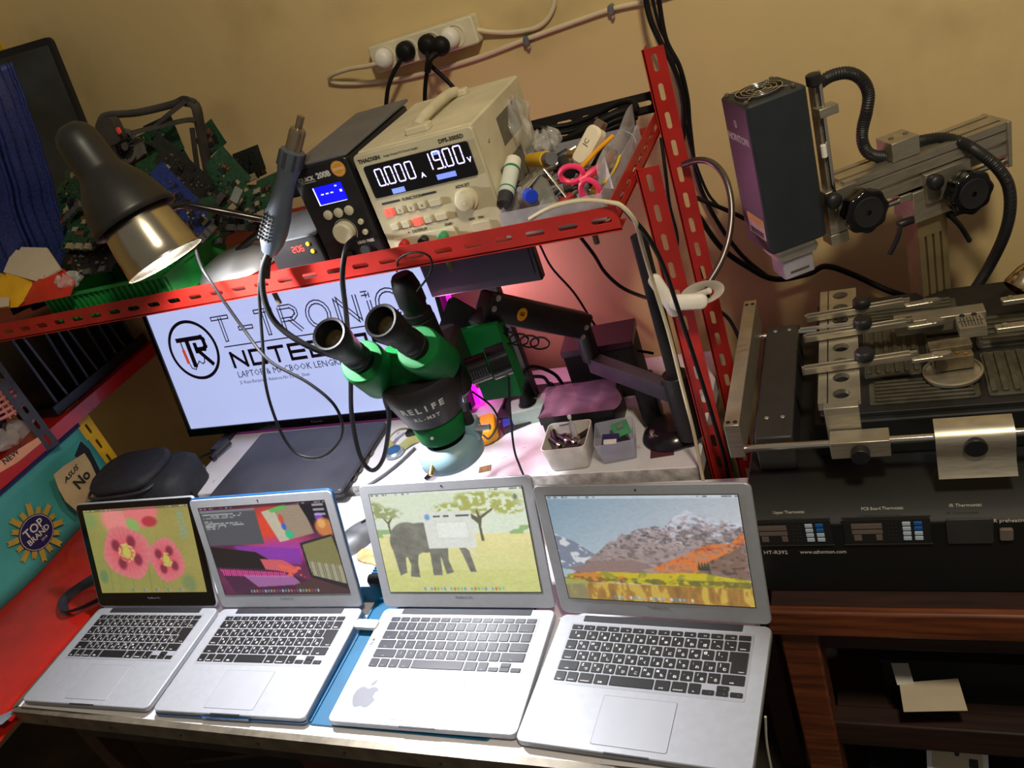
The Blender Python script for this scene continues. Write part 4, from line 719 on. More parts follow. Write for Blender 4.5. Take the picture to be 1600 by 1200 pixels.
board('green board half covered in the middle of the heap right of the frame', 352, 285, 1.3, .09, .11, (.8, .1, .6), (.2, -.8, .5), PG, 8)
board('dark board with tall grey ports at the right top of the heap', 378, 262, 1.36, .11, .06, (1, .1, .05), (0, -1, .3), PGD, 9)
board('green board lying low at the right end of the heap beside the heat gun', 410, 310, 1.25, .09, .08, (1, 0, .25), (0, -.7, .7), PG, 10)
board('dark board filling the heap bottom left of the heat gun', 360, 325, 1.30, .14, .07, (1, 0, 0), (.1, -.6, .8), PGD, 11)
board('brownish dark board edge-on behind the lamp neck', 185, 255, 1.40, .09, .11, (.9, 0, .3), (.1, -1, .3), PGD, 12)
t = thing('card_reader_board', 'tiny pale metal shielded module resting on boards left of the heat gun', 'module', U(370, 305, 'y', 1.22)); F = fr(U(370, 305, 'y', 1.22), (.7, 0, -.6), (.1, -.8, .5))
b = MB(F); b.rbox(0, 0, .018, .028, 0, .003, .002); b.build('shield', mat('pale_metal', (150, 156, 150), .4, .5), t); b = MB(F); b.rbox(0, 0, .022, .032, -.001, 0, .002); b.build('board', PG, t)
t = thing('port_block', 'dark block of stacked ports standing on the heap near the wall', 'connector', U(390, 268, 'y', 1.38)); F = fr(U(390, 268, 'y', 1.38), (1, .1, .15), (0, -1, .2)); b = MB(F)
for i in range(3): b.rbox(-.022 + i * .021, 0, .018, .034, -.012, .006, .002)
b.build('housing', BLK, t); b = MB(F)
for i in range(3): b.box((-.022 + i * .021, 0, .0065), (.010, .024, .001))
b.build('contacts', CMP[1], t, smooth=0)
board('green board flat under the blue board, just left of the lamp arm', 300, 345, 1.2, .10, .09, (1, -.1, .1), (0, -.6, .8), PG, 13)
board('dark board lying between the blue board and the shiny lamp base', 330, 362, 1.26, .12, .08, (1, .1, .15), (0, -.6, .8), PGD, 14)
board('green board behind the dark diagonal board in the frame', 268, 270, 1.36, .11, .10, (1, .1, .3), (.1, -1, .3), PG, 15)
board('dark board at the heap centre under the metal shielded module', 385, 325, 1.28, .11, .09, (1, 0, -.2), (.1, -.8, .6), PGD, 16)
board('green board peeping out between lamp shade and black frame post', 232, 290, 1.30, .10, .10, (1, .1, .2), (.1, -.9, .4), PG, 17)
# laptop cooling fan
c = U(200, 228, 'y', 1.34); F = fr(c, (1, 0, .1), (-.05, -.9, .35)); t = thing('cooling_fan', 'round black laptop cooling fan with grey hub inside the black frame', 'fan', F)
b = MB(F); b.lathe([(.034, 0), (.034, .008), (.027, .009), (.026, .003), (.010, .003)], n=40, caps=False); b.prism([(.02, -.035), (.045, -.03), (.045, .0), (.03, .01)], 0, .008); b.build('housing', mat('grey_brown_plastic', (84, 80, 74), .5, noise=.2), t)
b = MB(F); b.lathe([(.0095, .001), (.0095, .008), (.007, .009)], n=24); b.build('hub', mat('hub_grey', (140, 138, 130), .5), t)
b = MB(F)
for i in range(17): a = i * 2 * math.pi / 17; b.box((.017, 0, .005), (.016, .0012, .006), 0, Matrix.Rotation(a, 4, 'Z') @ T(0, 0, 0, 0) )
b.build('blades', BLKM, t, smooth=0)
# black frame
t = thing('black_bracket_frame', 'tall dusty black plastic frame standing over the circuit boards', 'frame', U(320, 345, 'y', 1.33)); DUST = mat('dusty_black', (52, 48, 42), .75, noise=.3)
def fpx(pts, r, nm, fl=.5): b = MB(); b.tube([U(x, y, 'y', Y) for x, y, Y in pts], r, 8, sub=4, flat=fl); return b.build(nm, DUST, t, smooth=60)
fpx([(152, 215, 1.3), (158, 190, 1.31), (170, 180, 1.32), (215, 176, 1.34), (270, 163, 1.36), (290, 155, 1.36), (305, 162, 1.36)], .0075, 'top_bar'); fpx([(205, 208, 1.31), (245, 198, 1.33), (290, 188, 1.35), (305, 188, 1.35)], .006, 'cross_bar')
fpx([(288, 158, 1.36), (305, 165, 1.36), (312, 195, 1.36), (320, 240, 1.36), (330, 290, 1.36), (340, 340, 1.37)], .010, 'side_post'); fpx([(240, 200, 1.33), (262, 180, 1.34), (290, 158, 1.35)], .006, 'brace'); fpx([(300, 200, 1.33), (308, 260, 1.33), (318, 320, 1.34)], .005, 'inner_post'); fpx([(248, 205, 1.33), (262, 232, 1.3), (285, 265, 1.27)], .002, 'wire'); 
b = MB(); c = U(180, 205, 'y', 1.31); b.rbox(0, 0, .05, .05, 0, .02, .012, X=fr(c, (1, 0, .1), (0, -1, .2))); b.build('hinge_block', DUST, t); b = MB(); c = U(187, 204, 'y', 1.285); b.rbox(0, 0, .009, .013, 0, .004, .004, X=fr(c, (1, 0, .1), (0, -1, .2))); b.build('red_button', mat('coral_red', (236, 70, 60), .5, noise=0), t)
# leaning dark panel and yellow post and blue pouch
tr = U(68, 60, 'y', 1.50); dn = (U(140, 215, 'y', 1.47) - tr).normalized(); L_ = (tr.z - SZ) / -dn.z; le = (U(0, 80, 'y', 1.50) - tr).normalized(); nr = le.cross(dn); nr = nr if nr.y < 0 else -nr
t = thing('dark_display_panel', 'tall dark screen panel with thin black frame leaning on the wall at upper left', 'display panel', tr + dn * L_)
F = fr(tr + dn * (L_ / 2) + le * .17, -le, nr); b = MB(F); b.rbox(0, 0, .34, L_, -.010, 0, .014); b.build('frame', BLKM, t); b = MB(F); b.rbox(0, 0, .312, L_ - .03, .0002, .0008, .004); b.build('screen', mat('dim_screen', (40, 50, 56), .35, noise=.4, scale=8), t)
t = thing('yellow_post', 'bright yellow slotted upright in the very top left corner', 'post', (-1.72, 1.56, 0)); q = U(8, 60, 'y', 1.57)
angle_m = MB(fr((q.x - .02, 1.57, SZ), (0, 0, 1), (0, -1, 0))); angle_m.holes(q.z + .02 - SZ, .04, .002, 10, .03, .01); angle_m.build('post', YEL, t, smooth=0)
t = thing('blue_mesh_pouch', 'stack of dark blue pleated mesh pouches at the left edge of the shelf', 'pouch', U(40, 370, 'y', 1.25)); NAVY = mat('blue_mesh', (20, 34, 92), .55, noise=.5, scale=220)
for k in range(6):
    o = k * 13; P = [U(20 - o, 97 + k * 4, 'y', 1.27 - .012 * k), U(48 - o, 175, 'y', 1.26 - .012 * k), U(76 - o, 262, 'y', 1.25 - .012 * k), U(95 - o * .95, 335 + k * 3, 'y', 1.24 - .012 * k), U(97 - o, 372 + k * 3, 'y', 1.23 - .012 * k)]; P[-1].z = SZ + .012
    b = MB(); n = 24
    def fn(u, v):
        s = v * (len(P) - 1); i = min(int(s), len(P) - 2); p = P[i].lerp(P[i + 1], s - i); return (p.x - .09 * u, p.y + .01 * math.sin(u * 12 + k) - .03 * u, p.z + .004 * math.sin(v * 30 + 3 * u))
    b.grid(n, 30, fn); o_ = b.build('pleat', NAVY, t, smooth=60); o_.modifiers.new('s', 'SOLIDIFY').thickness = .006
def sheet(name, label, cat, pts, P, n, th, m, group=None, smooth=0, parent=None):
    n = Vector(n).normalized(); Q = [UP(x, y, P, n) for x, y in pts]; k = len(Q); b = MB(); b.add(Q + [q - n * th for q in Q], [tuple(range(k)), tuple(range(2 * k - 1, k - 1, -1))] + [(i, (i + 1) % k, k + (i + 1) % k, k + i) for i in range(k)])
    o = b.build(name, m, parent, smooth=smooth); return tag(o, label, cat, group) if parent is None else o
pn = (.0, -.45, .9); c = U(60, 440, 'y', 1.10)
PAP = mat('cream_paper', (196, 182, 156), .8, noise=.04)
sheet('paper_stack', 'white paper sheets tucked behind the yellow and red packet', 'paper', [(5, 425), (20, 389), (30, 391), (33, 386), (73, 387), (95, 420), (60, 440)], U(60, 400, 'y', 1.14), (0, -.5, .85), .004, PAP)
t = thing('snack_packet', 'yellow and red glossy packet on the far left of the shelf', 'packet', c)
def puff(name, pts, P, n, h, m, par):
    n = Vector(n).normalized(); Q = [UP(x, y, P, n) for x, y in pts]; cc = sum(Q, Vector()) / len(Q); k = len(Q); vs = [q for q in Q]; R_ = 5
    for r in range(1, R_): f = r / R_; vs += [q.lerp(cc, f) + n * (h * math.sin(f * math.pi / 2) + .0015 * math.sin(i * 2.1 + r)) for i, q in enumerate(Q)]
    vs.append(cc + n * h); fs = []
    for r in range(R_ - 1): fs += [(r * k + i, r * k + (i + 1) % k, (r + 1) * k + (i + 1) % k, (r + 1) * k + i) for i in range(k)]
    fs += [((R_ - 1) * k + i, (R_ - 1) * k + (i + 1) % k, R_ * k) for i in range(k)]; fs.append(tuple(range(k - 1, -1, -1)))
    b = MB(); b.add(vs, fs); return b.build(name, m, par, smooth=60)
GY = mat('glossy_yellow', (222, 168, 24), .35, noise=.1); GR = mat('glossy_red_film', (190, 40, 22), .35, noise=.15)
puff('red_side', [(46, 416), (70, 415), (92, 417), (105, 424), (118, 440), (110, 462), (70, 470), (28, 480), (44, 450)], c, pn, .012, GR, t); puff('yellow_side', [(-25, 420), (8, 428), (10, 416), (30, 415), (46, 416), (55, 446), (45, 462), (28, 480), (-25, 484)], c + Vector((0, -.003, .003)), pn, .010, GY, t)
sheet('label_patch', '', '', [(-15, 466), (14, 464), (14, 478), (-15, 482)], c + Vector((0, -.012, .014)), pn, .0006, PAP, parent=t)
bag('zip_bag', 'small clear bag with a blue mark lying between packet and green crate', 'bag', U(112, 450, 'y', 1.085), .028, .02, .03, FILM, 9, .006)
t = thing('green_crate', 'shallow green plastic crate with ribbed rim, behind the rail left of the lamp', 'crate', (-1.35, 1.2, SZ)); GC = mat('crate_green', (30, 140, 62), .45, noise=.1)
b = MB(); X0, X1, Y0, Y1, H = -1.50, -1.175, 1.085, 1.26, .052; z0 = SZ + .0005
b.box(((X0 + X1) / 2, (Y0 + Y1) / 2, z0 + .001), (X1 - X0, Y1 - Y0, .002))
for y in (Y0, Y1): b.box(((X0 + X1) / 2, y, z0 + H / 2), (X1 - X0, .002, H)); b.box(((X0 + X1) / 2, y - .004, z0 + H), (X1 - X0 + .016, .012, .003))
for x in (X0, X1): b.box((x, (Y0 + Y1) / 2, z0 + H / 2), (.002, Y1 - Y0, H)); b.box((x, (Y0 + Y1) / 2, z0 + H), (.012, Y1 - Y0, .003))
for i in range(22): b.box((X0 + .01 + i * .0148, Y0 - .003, z0 + H / 2), (.003, .006, H)); b.box((X0 + .01 + i * .0148, Y1 - .004, z0 + H / 2), (.003, .006, H))
b.build('crate_body', GC, t, smooth=0)
# ================================================================ left rack with mid shelf, banner, lower shelf
t = thing('side_rack', 'red side shelving at the left with a taped mid shelf and a wide lower shelf', 'shelf', (-2.1, 1.1, 0)); REDP = mat('gloss_red_shelf', (176, 32, 24), .3, noise=.1, coat=.2)
b = MB(); b.box((-2.12, 1.13, .998), (.44, .96, .003)); b.box((-1.9, 1.13, .983), (.002, .96, .034)); b.box((-1.906, 1.13, .9665), (.012, .96, .002)); b.build('mid_shelf', REDP, t, smooth=0)
b = MB(); b.box((-1.967, .84, .733), (.68, .88, .003)); b.box((-1.627, .84, .716), (.002, 1.2, .034)); b.build('lower_shelf', REDP, t, smooth=0)
yq = U(122, 655, 'y', 1.31); m_ = MB(fr((yq.x - .002, 1.31, 0), (0, 0, 1), (0, -1, 0)) @ Matrix.Diagonal((1, -1, 1, 1))); m_.holes(1.0, .045, .002, 20, .014, .014); m_.holes(1.0, .045, .002, 20, .03, .008, X=Matrix(((1, 0, 0, 0), (0, 0, -1, .047), (0, 1, 0, 0), (0, 0, 0, 1)))); m_.build('yellow_upright', YEL, t, smooth=0)
m_ = MB(fr((-1.885, 1.175, .962), (0, 0, 1), (.9, -.43, 0))); m_.holes(.38, .034, .002, 8, .028, .009); m_.build('grey_upright', mat('grey_blue_steel', (60, 62, 70), .45, .4), t, smooth=0)
m_ = MB(fr((-1.885 + .43 * .034, 1.175 + .9 * .034, .962), (0, 0, 1), (-.43 * 1, .9 * -1, 0))); 
tape = sheet('tape_label', '', '', [(-4, 741), (-4, 722), (58, 684), (69, 679), (68, 689), (28, 722)], (-1.8985, 1, 1), (1, 0, 0), .0004, mat('masking_tape', (222, 158, 116), .7, noise=.05), parent=t)
F = fr(U(18, 712, 'x', -1.8978), (0, 1, 0), (1, 0, 0)); b = MB(F); b.text('" NEW "', .020, T(-.003, -.001, 0), 0, .0002, bold=.0004); b.build('tape_writing', TX, t, smooth=0); b = MB(F); b.text('C', .020, T(-.072, -.001, 0), 0, .0002, bold=.0004); b.build('tape_letter', TX, t, smooth=0)
# teal banner bag
t = thing('teal_banner', 'teal printed cloth banner with gold-rayed navy badge, hanging below the red mid shelf', 'banner', (-1.93, 1.0, .74)); TEAL = mat('teal_cloth', (62, 150, 140), .6, noise=.1, scale=6)
b = MB(); b.grid(24, 6, lambda u, v: (-1.925 + .006 * math.sin(u * 14) * (1 - v), .55 + .72 * u, .738 + .215 * v)); b.build('cloth', TEAL, t, smooth=60).modifiers.new('s', 'SOLIDIFY').thickness = .002
b = MB(); b.box((-1.921, .91, .958), (.004, .72, .022)); b.build('navy_header', mat('navy_cloth', (22, 26, 78), .6), t, smooth=0)
bc = U(57, 832, 'x', -1.915); F = fr((-1.915, bc.y, bc.z), (0, 1, 0), (1, 0, 0)); b = MB(F); g = random.Random(4)
for i in range(16):
    a = i * math.pi / 8; r = .064 + .012 * (i % 2); b.add([(.04 * math.cos(a - .17), .04 * math.sin(a - .17), 0), (r * math.cos(a - .07), r * math.sin(a - .07), 0), (r * .94 * math.cos(a), r * .94 * math.sin(a), 0), (r * math.cos(a + .1), r * math.sin(a + .1), 0), (.04 * math.cos(a + .2), .04 * math.sin(a + .2), 0)], [(0, 1, 2, 3, 4)])
b.build('gold_rays', mat('gold_print', (172, 142, 50), .5), t, smooth=0)
b = MB(F); b.lathe([(.047, 0), (.047, .001)], Matrix.Diagonal((1, .92, 1, 1)), 40); b.build('badge', mat('navy_print', (22, 20, 70), .5, noise=0), t, smooth=0)
b = MB(F); ring(b, 0, 0, .0445, .041, .0012, .0016, n=40); b.text('TOP', .030, T(0, .012, .0014), 0, .0001, bold=.0004); b.text('BRAND', .020, T(0, -.008, .0014), 0, .0001, bold=.0003); b.text('2018', .009, T(.006, -.024, .0014), 0, .0001); b.build('badge_lettering', mat('pale_gold', (206, 200, 176), .5, noise=0), t, smooth=0)
# kraft card with lettering
t = thing('kraft_box_flap', 'kraft cardboard flap with black lettering in front of the teal banner', 'cardboard', U(120, 760, 'x', -1.88)); KP = (-1.875, 1, 1)
sheet('card', '', '', [(84, 742), (100, 728), (132, 708), (141, 722), (152, 746), (150, 775), (122, 800), (103, 784), (92, 764)], KP, (1, 0, 0), .002, mat('kraft', (182, 156, 108), .8, noise=.08), parent=t); sheet('dark_side', '', '', [(118, 712), (127, 690), (140, 702), (158, 738), (150, 748), (141, 722), (132, 708), (122, 716)], (-1.876, 1, 1), (1, 0, 0), .003, BLKM, parent=t)
F = fr(U(111, 741, 'x', -1.8735), (0, 1, .12), (1, 0, 0)); b = MB(F); b.text('ASUS', .017, T(0, 0, 0), 0, .0002, bold=.0003, shear=.3, fit=.055); b.text('No', .038, T(.012, -.032, 0), 0, .0002, bold=.0012); b.build('card_lettering', TX, t, smooth=0)
# black bag and strap
t = thing('black_camera_bag', 'soft black zipped bag on the lower red shelf behind the poppy laptop', 'bag', (-1.72, 1.15, .735)); BAGM = mat('black_nylon', (30, 32, 38), .7, noise=.25, bump=.3, scale=50)
c = Vector((-1.695, 1.190, .7355)); b = MB(T(c.x, c.y, c.z, .12)); b.rbox(0, 0, .26, .15, 0, .115, .05, e=.02); b.build('body', BAGM, t, smooth=60); b = MB(T(c.x, c.y, c.z, .12)); b.rbox(-.03, -.005, .20, .155, .105, .135, .06, e=.013); b.build('lid_flap', BAGM, t, smooth=60)
b = MB(T(c.x, c.y, c.z, .12)); b.tube([(-.132, -.05, .108), (-.11, -.078, .108), (-.03, -.086, .108), (.05, -.08, .108), (.072, -.05, .108)], .0035, 8); b.build('zip', DGRY, t, smooth=60)
b = MB(); 
S1 = [U(x, y, 'z', z) for x, y, z in [(152, 900, .76), (128, 915, .745), (105, 932, .742), (98, 945, .745), (105, 955, .75), (125, 950, .748), (158, 935, .748)]]; b.tube(S1, .011, 8, flat=.25); b.build('shoulder_strap', BAGM, t, smooth=60)
sheet('grey_ribbon', 'short grey ribbon end on the red shelf at the lower left edge', 'ribbon', [(-4, 1120), (14, 1112), (27, 1105), (25, 1112), (2, 1132), (-4, 1132)], (0, 0, .7365), (0, 0, 1), .001, mat('grey_ribbon', (110, 116, 124), .6))
# row of black bezels on the mid shelf
t0 = thing('bezel_tray', 'long black tray holding upright slabs on the red mid shelf', 'tray', (-2.0, 1.42, 1.0)); b = MB(); b.box((-2.0, 1.42, 1.004), (.15, .36, .004)); b.box((-1.926, 1.42, 1.016), (.005, .36, .026)); b.box((-2.0, 1.243, 1.012), (.15, .005, .022)); b.build('tray_body', BLK, t0, bevel=.001)
for i in range(9):
    y = 1.262 + i * .038; h = .22 - .008 * (i % 3); t = thing('laptop_bezel', 'black plastic laptop panel standing upright in the row in the black tray', 'panel', (-1.995, y, 1.006), 'upright black laptop panels')
    F = T(-1.995, y, 1.0065, 0, .06 * math.sin(i * 2.)); b = MB(F @ fr((0, 0, 0), (1, 0, 0), (0, -1, 0))); b.rbox(0, h / 2, .13, h, -.004, .004, .006); b.build('panel', BLK, t); b = MB(F @ fr((0, 0, 0), (1, 0, 0), (0, -1, 0))); b.box((.064, h / 2, 0), (.003, h * .8, .002)); b.build('edge_strip', [GRY, EDGE, DGRY][i % 3], t, smooth=0)
t = thing('pink_basket', 'dusty pink woven basket rim at the left edge of the mid shelf', 'basket', U(0, 650, 'x', -1.97)); c = U(-6, 622, 'x', -1.96); b = MB()
for k in range(5): 
    b.tube([c + Vector((.05 * math.cos(a * math.pi / 8), .05 * math.sin(a * math.pi / 8), .02 - .014 * k)) for a in range(17)], .004, 6, sub=1)
for a in range(14): b.tube([c + Vector((.05 * math.cos(a), .05 * math.sin(a), .024)), c + Vector((.048 * math.cos(a), .048 * math.sin(a), -.045))], .0025, 6, sub=1)
b.build('weave', mat('dusty_pink', (196, 120, 116), .6, noise=.15), t, smooth=60)
c = U(20, 662, 'x', -1.945); bag('crumpled_film', 'crumpled clear film below the pink basket', 'film', (c.x - .02, c.y - .01, 1.001), .03, .05, .05, FILM, 12)
bag('dark_pouch', 'dark plum coloured bag behind the grey upright on the mid shelf', 'bag', (-2.06, 1.14, 1.001), .06, .07, .17, mat('plum_bag', (62, 36, 40), .5, noise=.3), 21)
# ================================================================ microscope
cx0, cy0 = -.733, 1.05
t = thing('stereo_microscope', 'green and black trinocular microscope with grey ring light hung over the bench', 'microscope', (cx0, cy0, .935))
BKM = mat('scope_black', (30, 26, 28), .4, noise=.1); RG = mat('ring_light_grey', (128, 160, 172), .45, noise=.05); F = T(cx0, cy0, 0, .22)
zr = .960
b = MB(F); b.lathe([(.030, zr + .010), (.038, zr + .018), (.050, zr + .014), (.0575, zr + .004), (.0595, zr - .006), (.0595, zr - .022), (.055, zr - .026), (.034, zr - .026), (.030, zr - .012), (.030, zr + .010)], n=56, caps=False); rl = b.build('ring_light', RG, t, smooth=50)
b = MB(F); b.cyl((-.020, -.034, zr + .008), (-.026, -.068, zr - .008), .0045, .004); b.build('thumb_screw', GOLD, rl); b = MB(F); b.rbox(.050, .012, .024, .036, zr + .0, zr + .034, .006); b.build('socket_block', RG, rl); b = MB(F); b.cyl((.050, .006, zr + .034), (.050, .006, zr + .052), .010); b.build('dimmer_knob', BLKM, rl); b = MB(F); b.cyl((.060, -.004, zr + .026), (.088, -.010, zr + .026), .0055); b.build('plug', ALU, rl)
b = MB(F); b.lathe([(.028, zr - .012), (.028, zr + .026), (.031, zr + .030)], n=40); b.build('objective', BKM, t)
b = MB(F); b.lathe([(.042, zr + .028), (.044, zr + .031), (.0485, zr + .072), (.047, zr + .075)], n=48); b.build('zoom_body', GREEN, t); b = MB(F); b.cyl((-.004, -.045, zr + .052), (-.004, -.0485, zr + .052), .003); b.build('screw', ALU, t)
b = MB(F); b.lathe([(.050, zr + .073), (.053, zr + .075), (.060, zr + .098), (.0685, zr + .128), (.070, zr + .150), (.067, zr + .158), (.05, zr + .162)], n=64); hb = b.build('housing', BKM, t)
b = MB(F); b.rbox(.028, .058, .086, .110, zr + .082, zr + .182, .022, e=.008); b.build('rear_housing', BKM, hb)
def curved(b, st, size, r, z, a0, tilt, ext=.0002, bold=0, step=None):
    step = step or size * .72; n = len(st)
    for i, ch in enumerate(st):
        a = a0 + (i - (n - 1) / 2) * step / r; X = F @ Matrix.Rotation(a, 4, 'Z') @ Matrix.Translation((0, -r, z)) @ Matrix.Rotation(math.pi / 2 - tilt, 4, 'X'); b.text(ch, size, F.inverted() @ X, 0, ext, bold=bold)
b = MB(F); curved(b, 'RELIFE', .0180, .0668, zr + .121, .13, -.27, bold=.0006, step=.0138); curved(b, 'RL-M3T', .0108, .0610, zr + .1005, .14, -.27, bold=.0003, step=.0080); b.build('housing_lettering', mat('silver_print', (190, 190, 186), .5, noise=0), hb, smooth=0)
for sx in (-1, 1):
    face_ = F @ Vector((sx * .0490 - .011, -.048, zr + .226)); cup = F @ Vector((sx * .0425 - .013, -.118, zr + .316)); d = (cup - face_).normalized(); LL = (cup - face_).length; G = frx(face_, (1, 0, 0), d); G = fr(face_, (1, 0, 0), d)
    b = MB(G); b.lathe([(.032, -.088), (.038, -.080), (.0385, -.008), (.037, -.002), (.035, 0), (.022, .001)], n=56); pr_ = b.build('prism_housing', GREEN, t, smooth=40)
    b = MB(G); b.lathe([(.0215, 0), (.0215, .012), (.0225, .013), (.0225, .017), (.0212, .018), (.0212, .026), (.0225, .027), (.0225, .031), (.0205, .034), (.0205, .050), (.0225, .054), (.0225, .074), (.0255, .080), (.0275, .094), (.0275, LL), (.0262, LL + .002), (.0225, LL + .001), (.020, LL - .026)], n=48, caps=False); ep = b.build('eyepiece', RUB, t, smooth=40)
    b = MB(G); b.lathe([(.020, LL - .026), (.018, LL - .023), (.012, LL - .020), (.001, LL - .019)], n=32, caps=False); b.build('lens', mat('lens_glass', (60, 50, 28), .08, .2, noise=0, coat=1), ep, smooth=60)
b = MB(F); b.rbox(-.008, .002, .100, .080, zr + .148, zr + .205, .034, e=.010); b.build('head_casting', GREEN, t, smooth=50)
cb = U(655, 497, 'y', cy0 + .055); G = T(cb.x, cb.y, cb.z - .0)
b = MB(G); b.lathe([(.027, -.055), (.027, -.002), (.0245, 0)], n=40); b.build('photo_tube', RUB, t); b = MB(G); b.lathe([(.021, 0), (.026, .002), (.026, .012), (.021, .014), (.0215, .025), (.0245, .03), (.024, .060), (.020, .078), (.0155, .084)], n=36); b.build('camera', RUB, t, smooth=40)
br = Vector((-.66, 1.18, 0)); b = MB(T(br.x, br.y, 0, .1)); b.rbox(0, -.01, .075, .016, .975, 1.125, .002); b.rbox(.030, .01, .012, .04, .98, 1.11, .002); b.build('focus_rack', GREEN, t)
kc = U(768, 568, 'y', 1.10); b = MB(); ka = Vector((.88, .475, 0)); b.cyl(kc - ka * .042, kc - ka * .006, .024); b.cyl(kc - ka * .004, kc + ka * .030, .029); fk = b.build('focus_knob', GLB, t); b = MB()
for i in range(7): b.box((-.038 + i * .0045, -.0242, 0), (.0018, .002, .02), 0, T(kc.x, kc.y, kc.z, .494))
b.build('knob_grip', DGRY, fk, smooth=0)
# ================================================================ articulated arm
t = thing('microscope_arm', 'black articulated spring arm on a tall round pole holding the microscope', 'arm', (-.365, 1.25, .77))
PX, PY = -.362, 1.255
b = MB(); b.cyl((PX, PY, .79), (PX, PY, 1.205), .0135, n=28); b.lathe([(.0138, 1.203), (.0138, 1.206)], T(PX, PY, 0), 28); b.build('pole', BLKM, t); b = MB(); b.cyl((PX, PY, .79), (PX, PY, .93), .024, n=32); b.build('collar', BLK, t)
b = MB(); b.lathe([(.054, 0), (.057, .006), (.052, .016), (.038, .028), (.026, .03)], T(PX - .044, PY + .03, .7705), 40); bs = b.build('clamp_base', mat('glossy_dark_base', (30, 24, 30), .2, noise=.05), t); b = MB(); b.cyl((PX - .07, PY + .0, .795), (PX - .071, PY - .002, .808), .005); b.build('bolt', STEEL, bs)
P1 = U(925, 562, 'y', 1.40); C1 = Vector((PX, PY, .885)); d = P1 - C1; d.z = 0; P1.z = .925; F = fr(C1, (P1 - C1), (0, 0, 1)); L_ = (P1 - C1).length; b = MB(F); b.rbox(L_ / 2, 0, L_, .026, -.018, .018, .004); b.build('lower_arm', mat('slate_metal', (84, 84, 96), .45, .3), t, bevel=.002)
b = MB(); b.cyl(P1 + Vector((0, 0, -.03)), P1 + Vector((0, 0, .05)), .019, n=28); b.build('elbow', BLK, t)
P2 = U(762, 478, 'y', 1.215); Q1 = P1 + Vector((0, -.005, .055)); F = frx(Q1, P2 - Q1, (0, -.3, 1)); L_ = (P2 - Q1).length
b = MB(F); b.rbox(L_ / 2, 0, L_ + .03, .036, -.026, .026, .008, e=.004); sp = b.build('spring_arm', BLK, t, smooth=50); 
G = F @ fr((0, 0, 0), (1, 0, 0), (0, 1, 0)); side = 1 if (F.to_3x3() @ Vector((0, 1, 0))).y < 0 else -1; G = F @ fr((0, .0182 * side, 0), (1, 0, 0), (0, side, 0))
b = MB(G)
for x, y in ((.0, 0), (.0, .02), (L_, 0), (L_ - .002, -.02)): b.lathe([(.006, 0), (.006, .001), (.004, .0012), (.003, .0004)], T(x, y, 0), 16)
b.build('rivet', ALU, sp); b = MB(G); b.lathe([(.0125, 0), (.0125, .0005)], T(L_ * .72, 0, 0), 28); b.text('m', .014, T(L_ * .72, 0, .0006), 1, .0001, bold=.0006); b.build('round_sticker', [mat('orange_yellow', (236, 170, 20), .5), TX], sp, label='round orange sticker', smooth=0)
b = MB(); pts = [(700, 458), (692, 510), (722, 512), (765, 545), (790, 545), (795, 512), (770, 492), (712, 466)]; sheet('bracket_plate', '', '', [(684, 515), (700, 468), (706, 465), (714, 468), (795, 515), (793, 528), (780, 545), (765, 545), (730, 540)], (-.66, 1.195, 1.1), (.1, -1, .1), .004, BLK, parent=t)
b = MB(); b.cyl(P2 + Vector((-.02, -.03, -.02)), P2 + Vector((0, .01, 0)), .016); b.build('head_joint', BLK, t)
b = MB()
c = U(795, 528, 'y', 1.19)
for k in range(4): b.tube([c + Vector((.02 * k + .018 * math.cos(a * .9), -.004 * k, .012 * math.sin(a * .9) - .004 * k)) for a in range(8)], .0018, 6)
b.build('coiled_wire', RUB, t, smooth=60)
# ================================================================ things on the back bench
z0 = .7703
t = thing('closed_black_laptop', 'scuffed dark grey laptop lying closed under the television', 'laptop', (-1.38, 1.27, z0)); sm_ = mat('scuffed_lid', (58, 58, 64), .42, noise=.3, scale=8)
A = U(297, 777, 'z', .795); B = U(560, 760, 'z', .795); F = fr((A + B) / 2, B - A, (0, 0, 1)); b = MB(F); b.rbox(.005, .118, .375, .245, -.0245, -.014, .008); b.build('base', BLK, t); b = MB(F); b.rbox(.005, .118, .38, .25, -.012, -.002, .010, e=.002); ld = b.build('lid', sm_, t)
b = MB(F); ring(b, .06, .13, .045, .022, .0010, -.0015, n=40); ring(b, .085, .11, .02, .006, .0016, -.0015, n=20); b.build('glue_mark', mat('pale_smear', (110, 108, 110), .5), ld, smooth=0)
b = MB(F); 
for k in range(4): b.box((.1965 - .002, .05 + k * .03, -.019), (.004, .014, .004))
b.build('ports', EDGE, t, smooth=0)
t = thing('smart_watch', 'round steel watch with blue face and olive strap beside the microscope', 'watch', U(617, 700, 'z', .78)); c = U(614, 702, 'z', .785); F = T(c.x, c.y, z0, .5)
b = MB(F); b.lathe([(.019, 0), (.0225, .003), (.0225, .010), (.019, .013), (.018, .0125)], n=36); b.build('case', mat('light_steel', (176, 186, 192), .3, .7), t); b = MB(F); b.lathe([(.0165, 0), (.0165, .0008)], T(0, 0, .0128), 32); b.build('dial', mat('blue_dial', (20, 76, 120), .2, noise=.3), t)
OL = mat('olive_strap', (158, 156, 92), .6, noise=.1)
for s, P in ((1, [(.018, .004, .008), (.04, .012, .012), (.062, .02, .006), (.085, .03, .002)]), (2, [(-.004, .02, .008), (-.006, .04, .02), (.02, .062, .022), (.055, .06, .012)])): b = MB(F); b.tube(P, .0095, 8, flat=.22); b.build('strap', OL, t, smooth=60)
t = thing('multimeter', 'bright yellow-orange multimeter lying behind the ring light', 'multimeter', U(770, 668, 'z', .78)); YO = mat('orange_yellow_rubber', (244, 168, 20), .5, noise=.08)
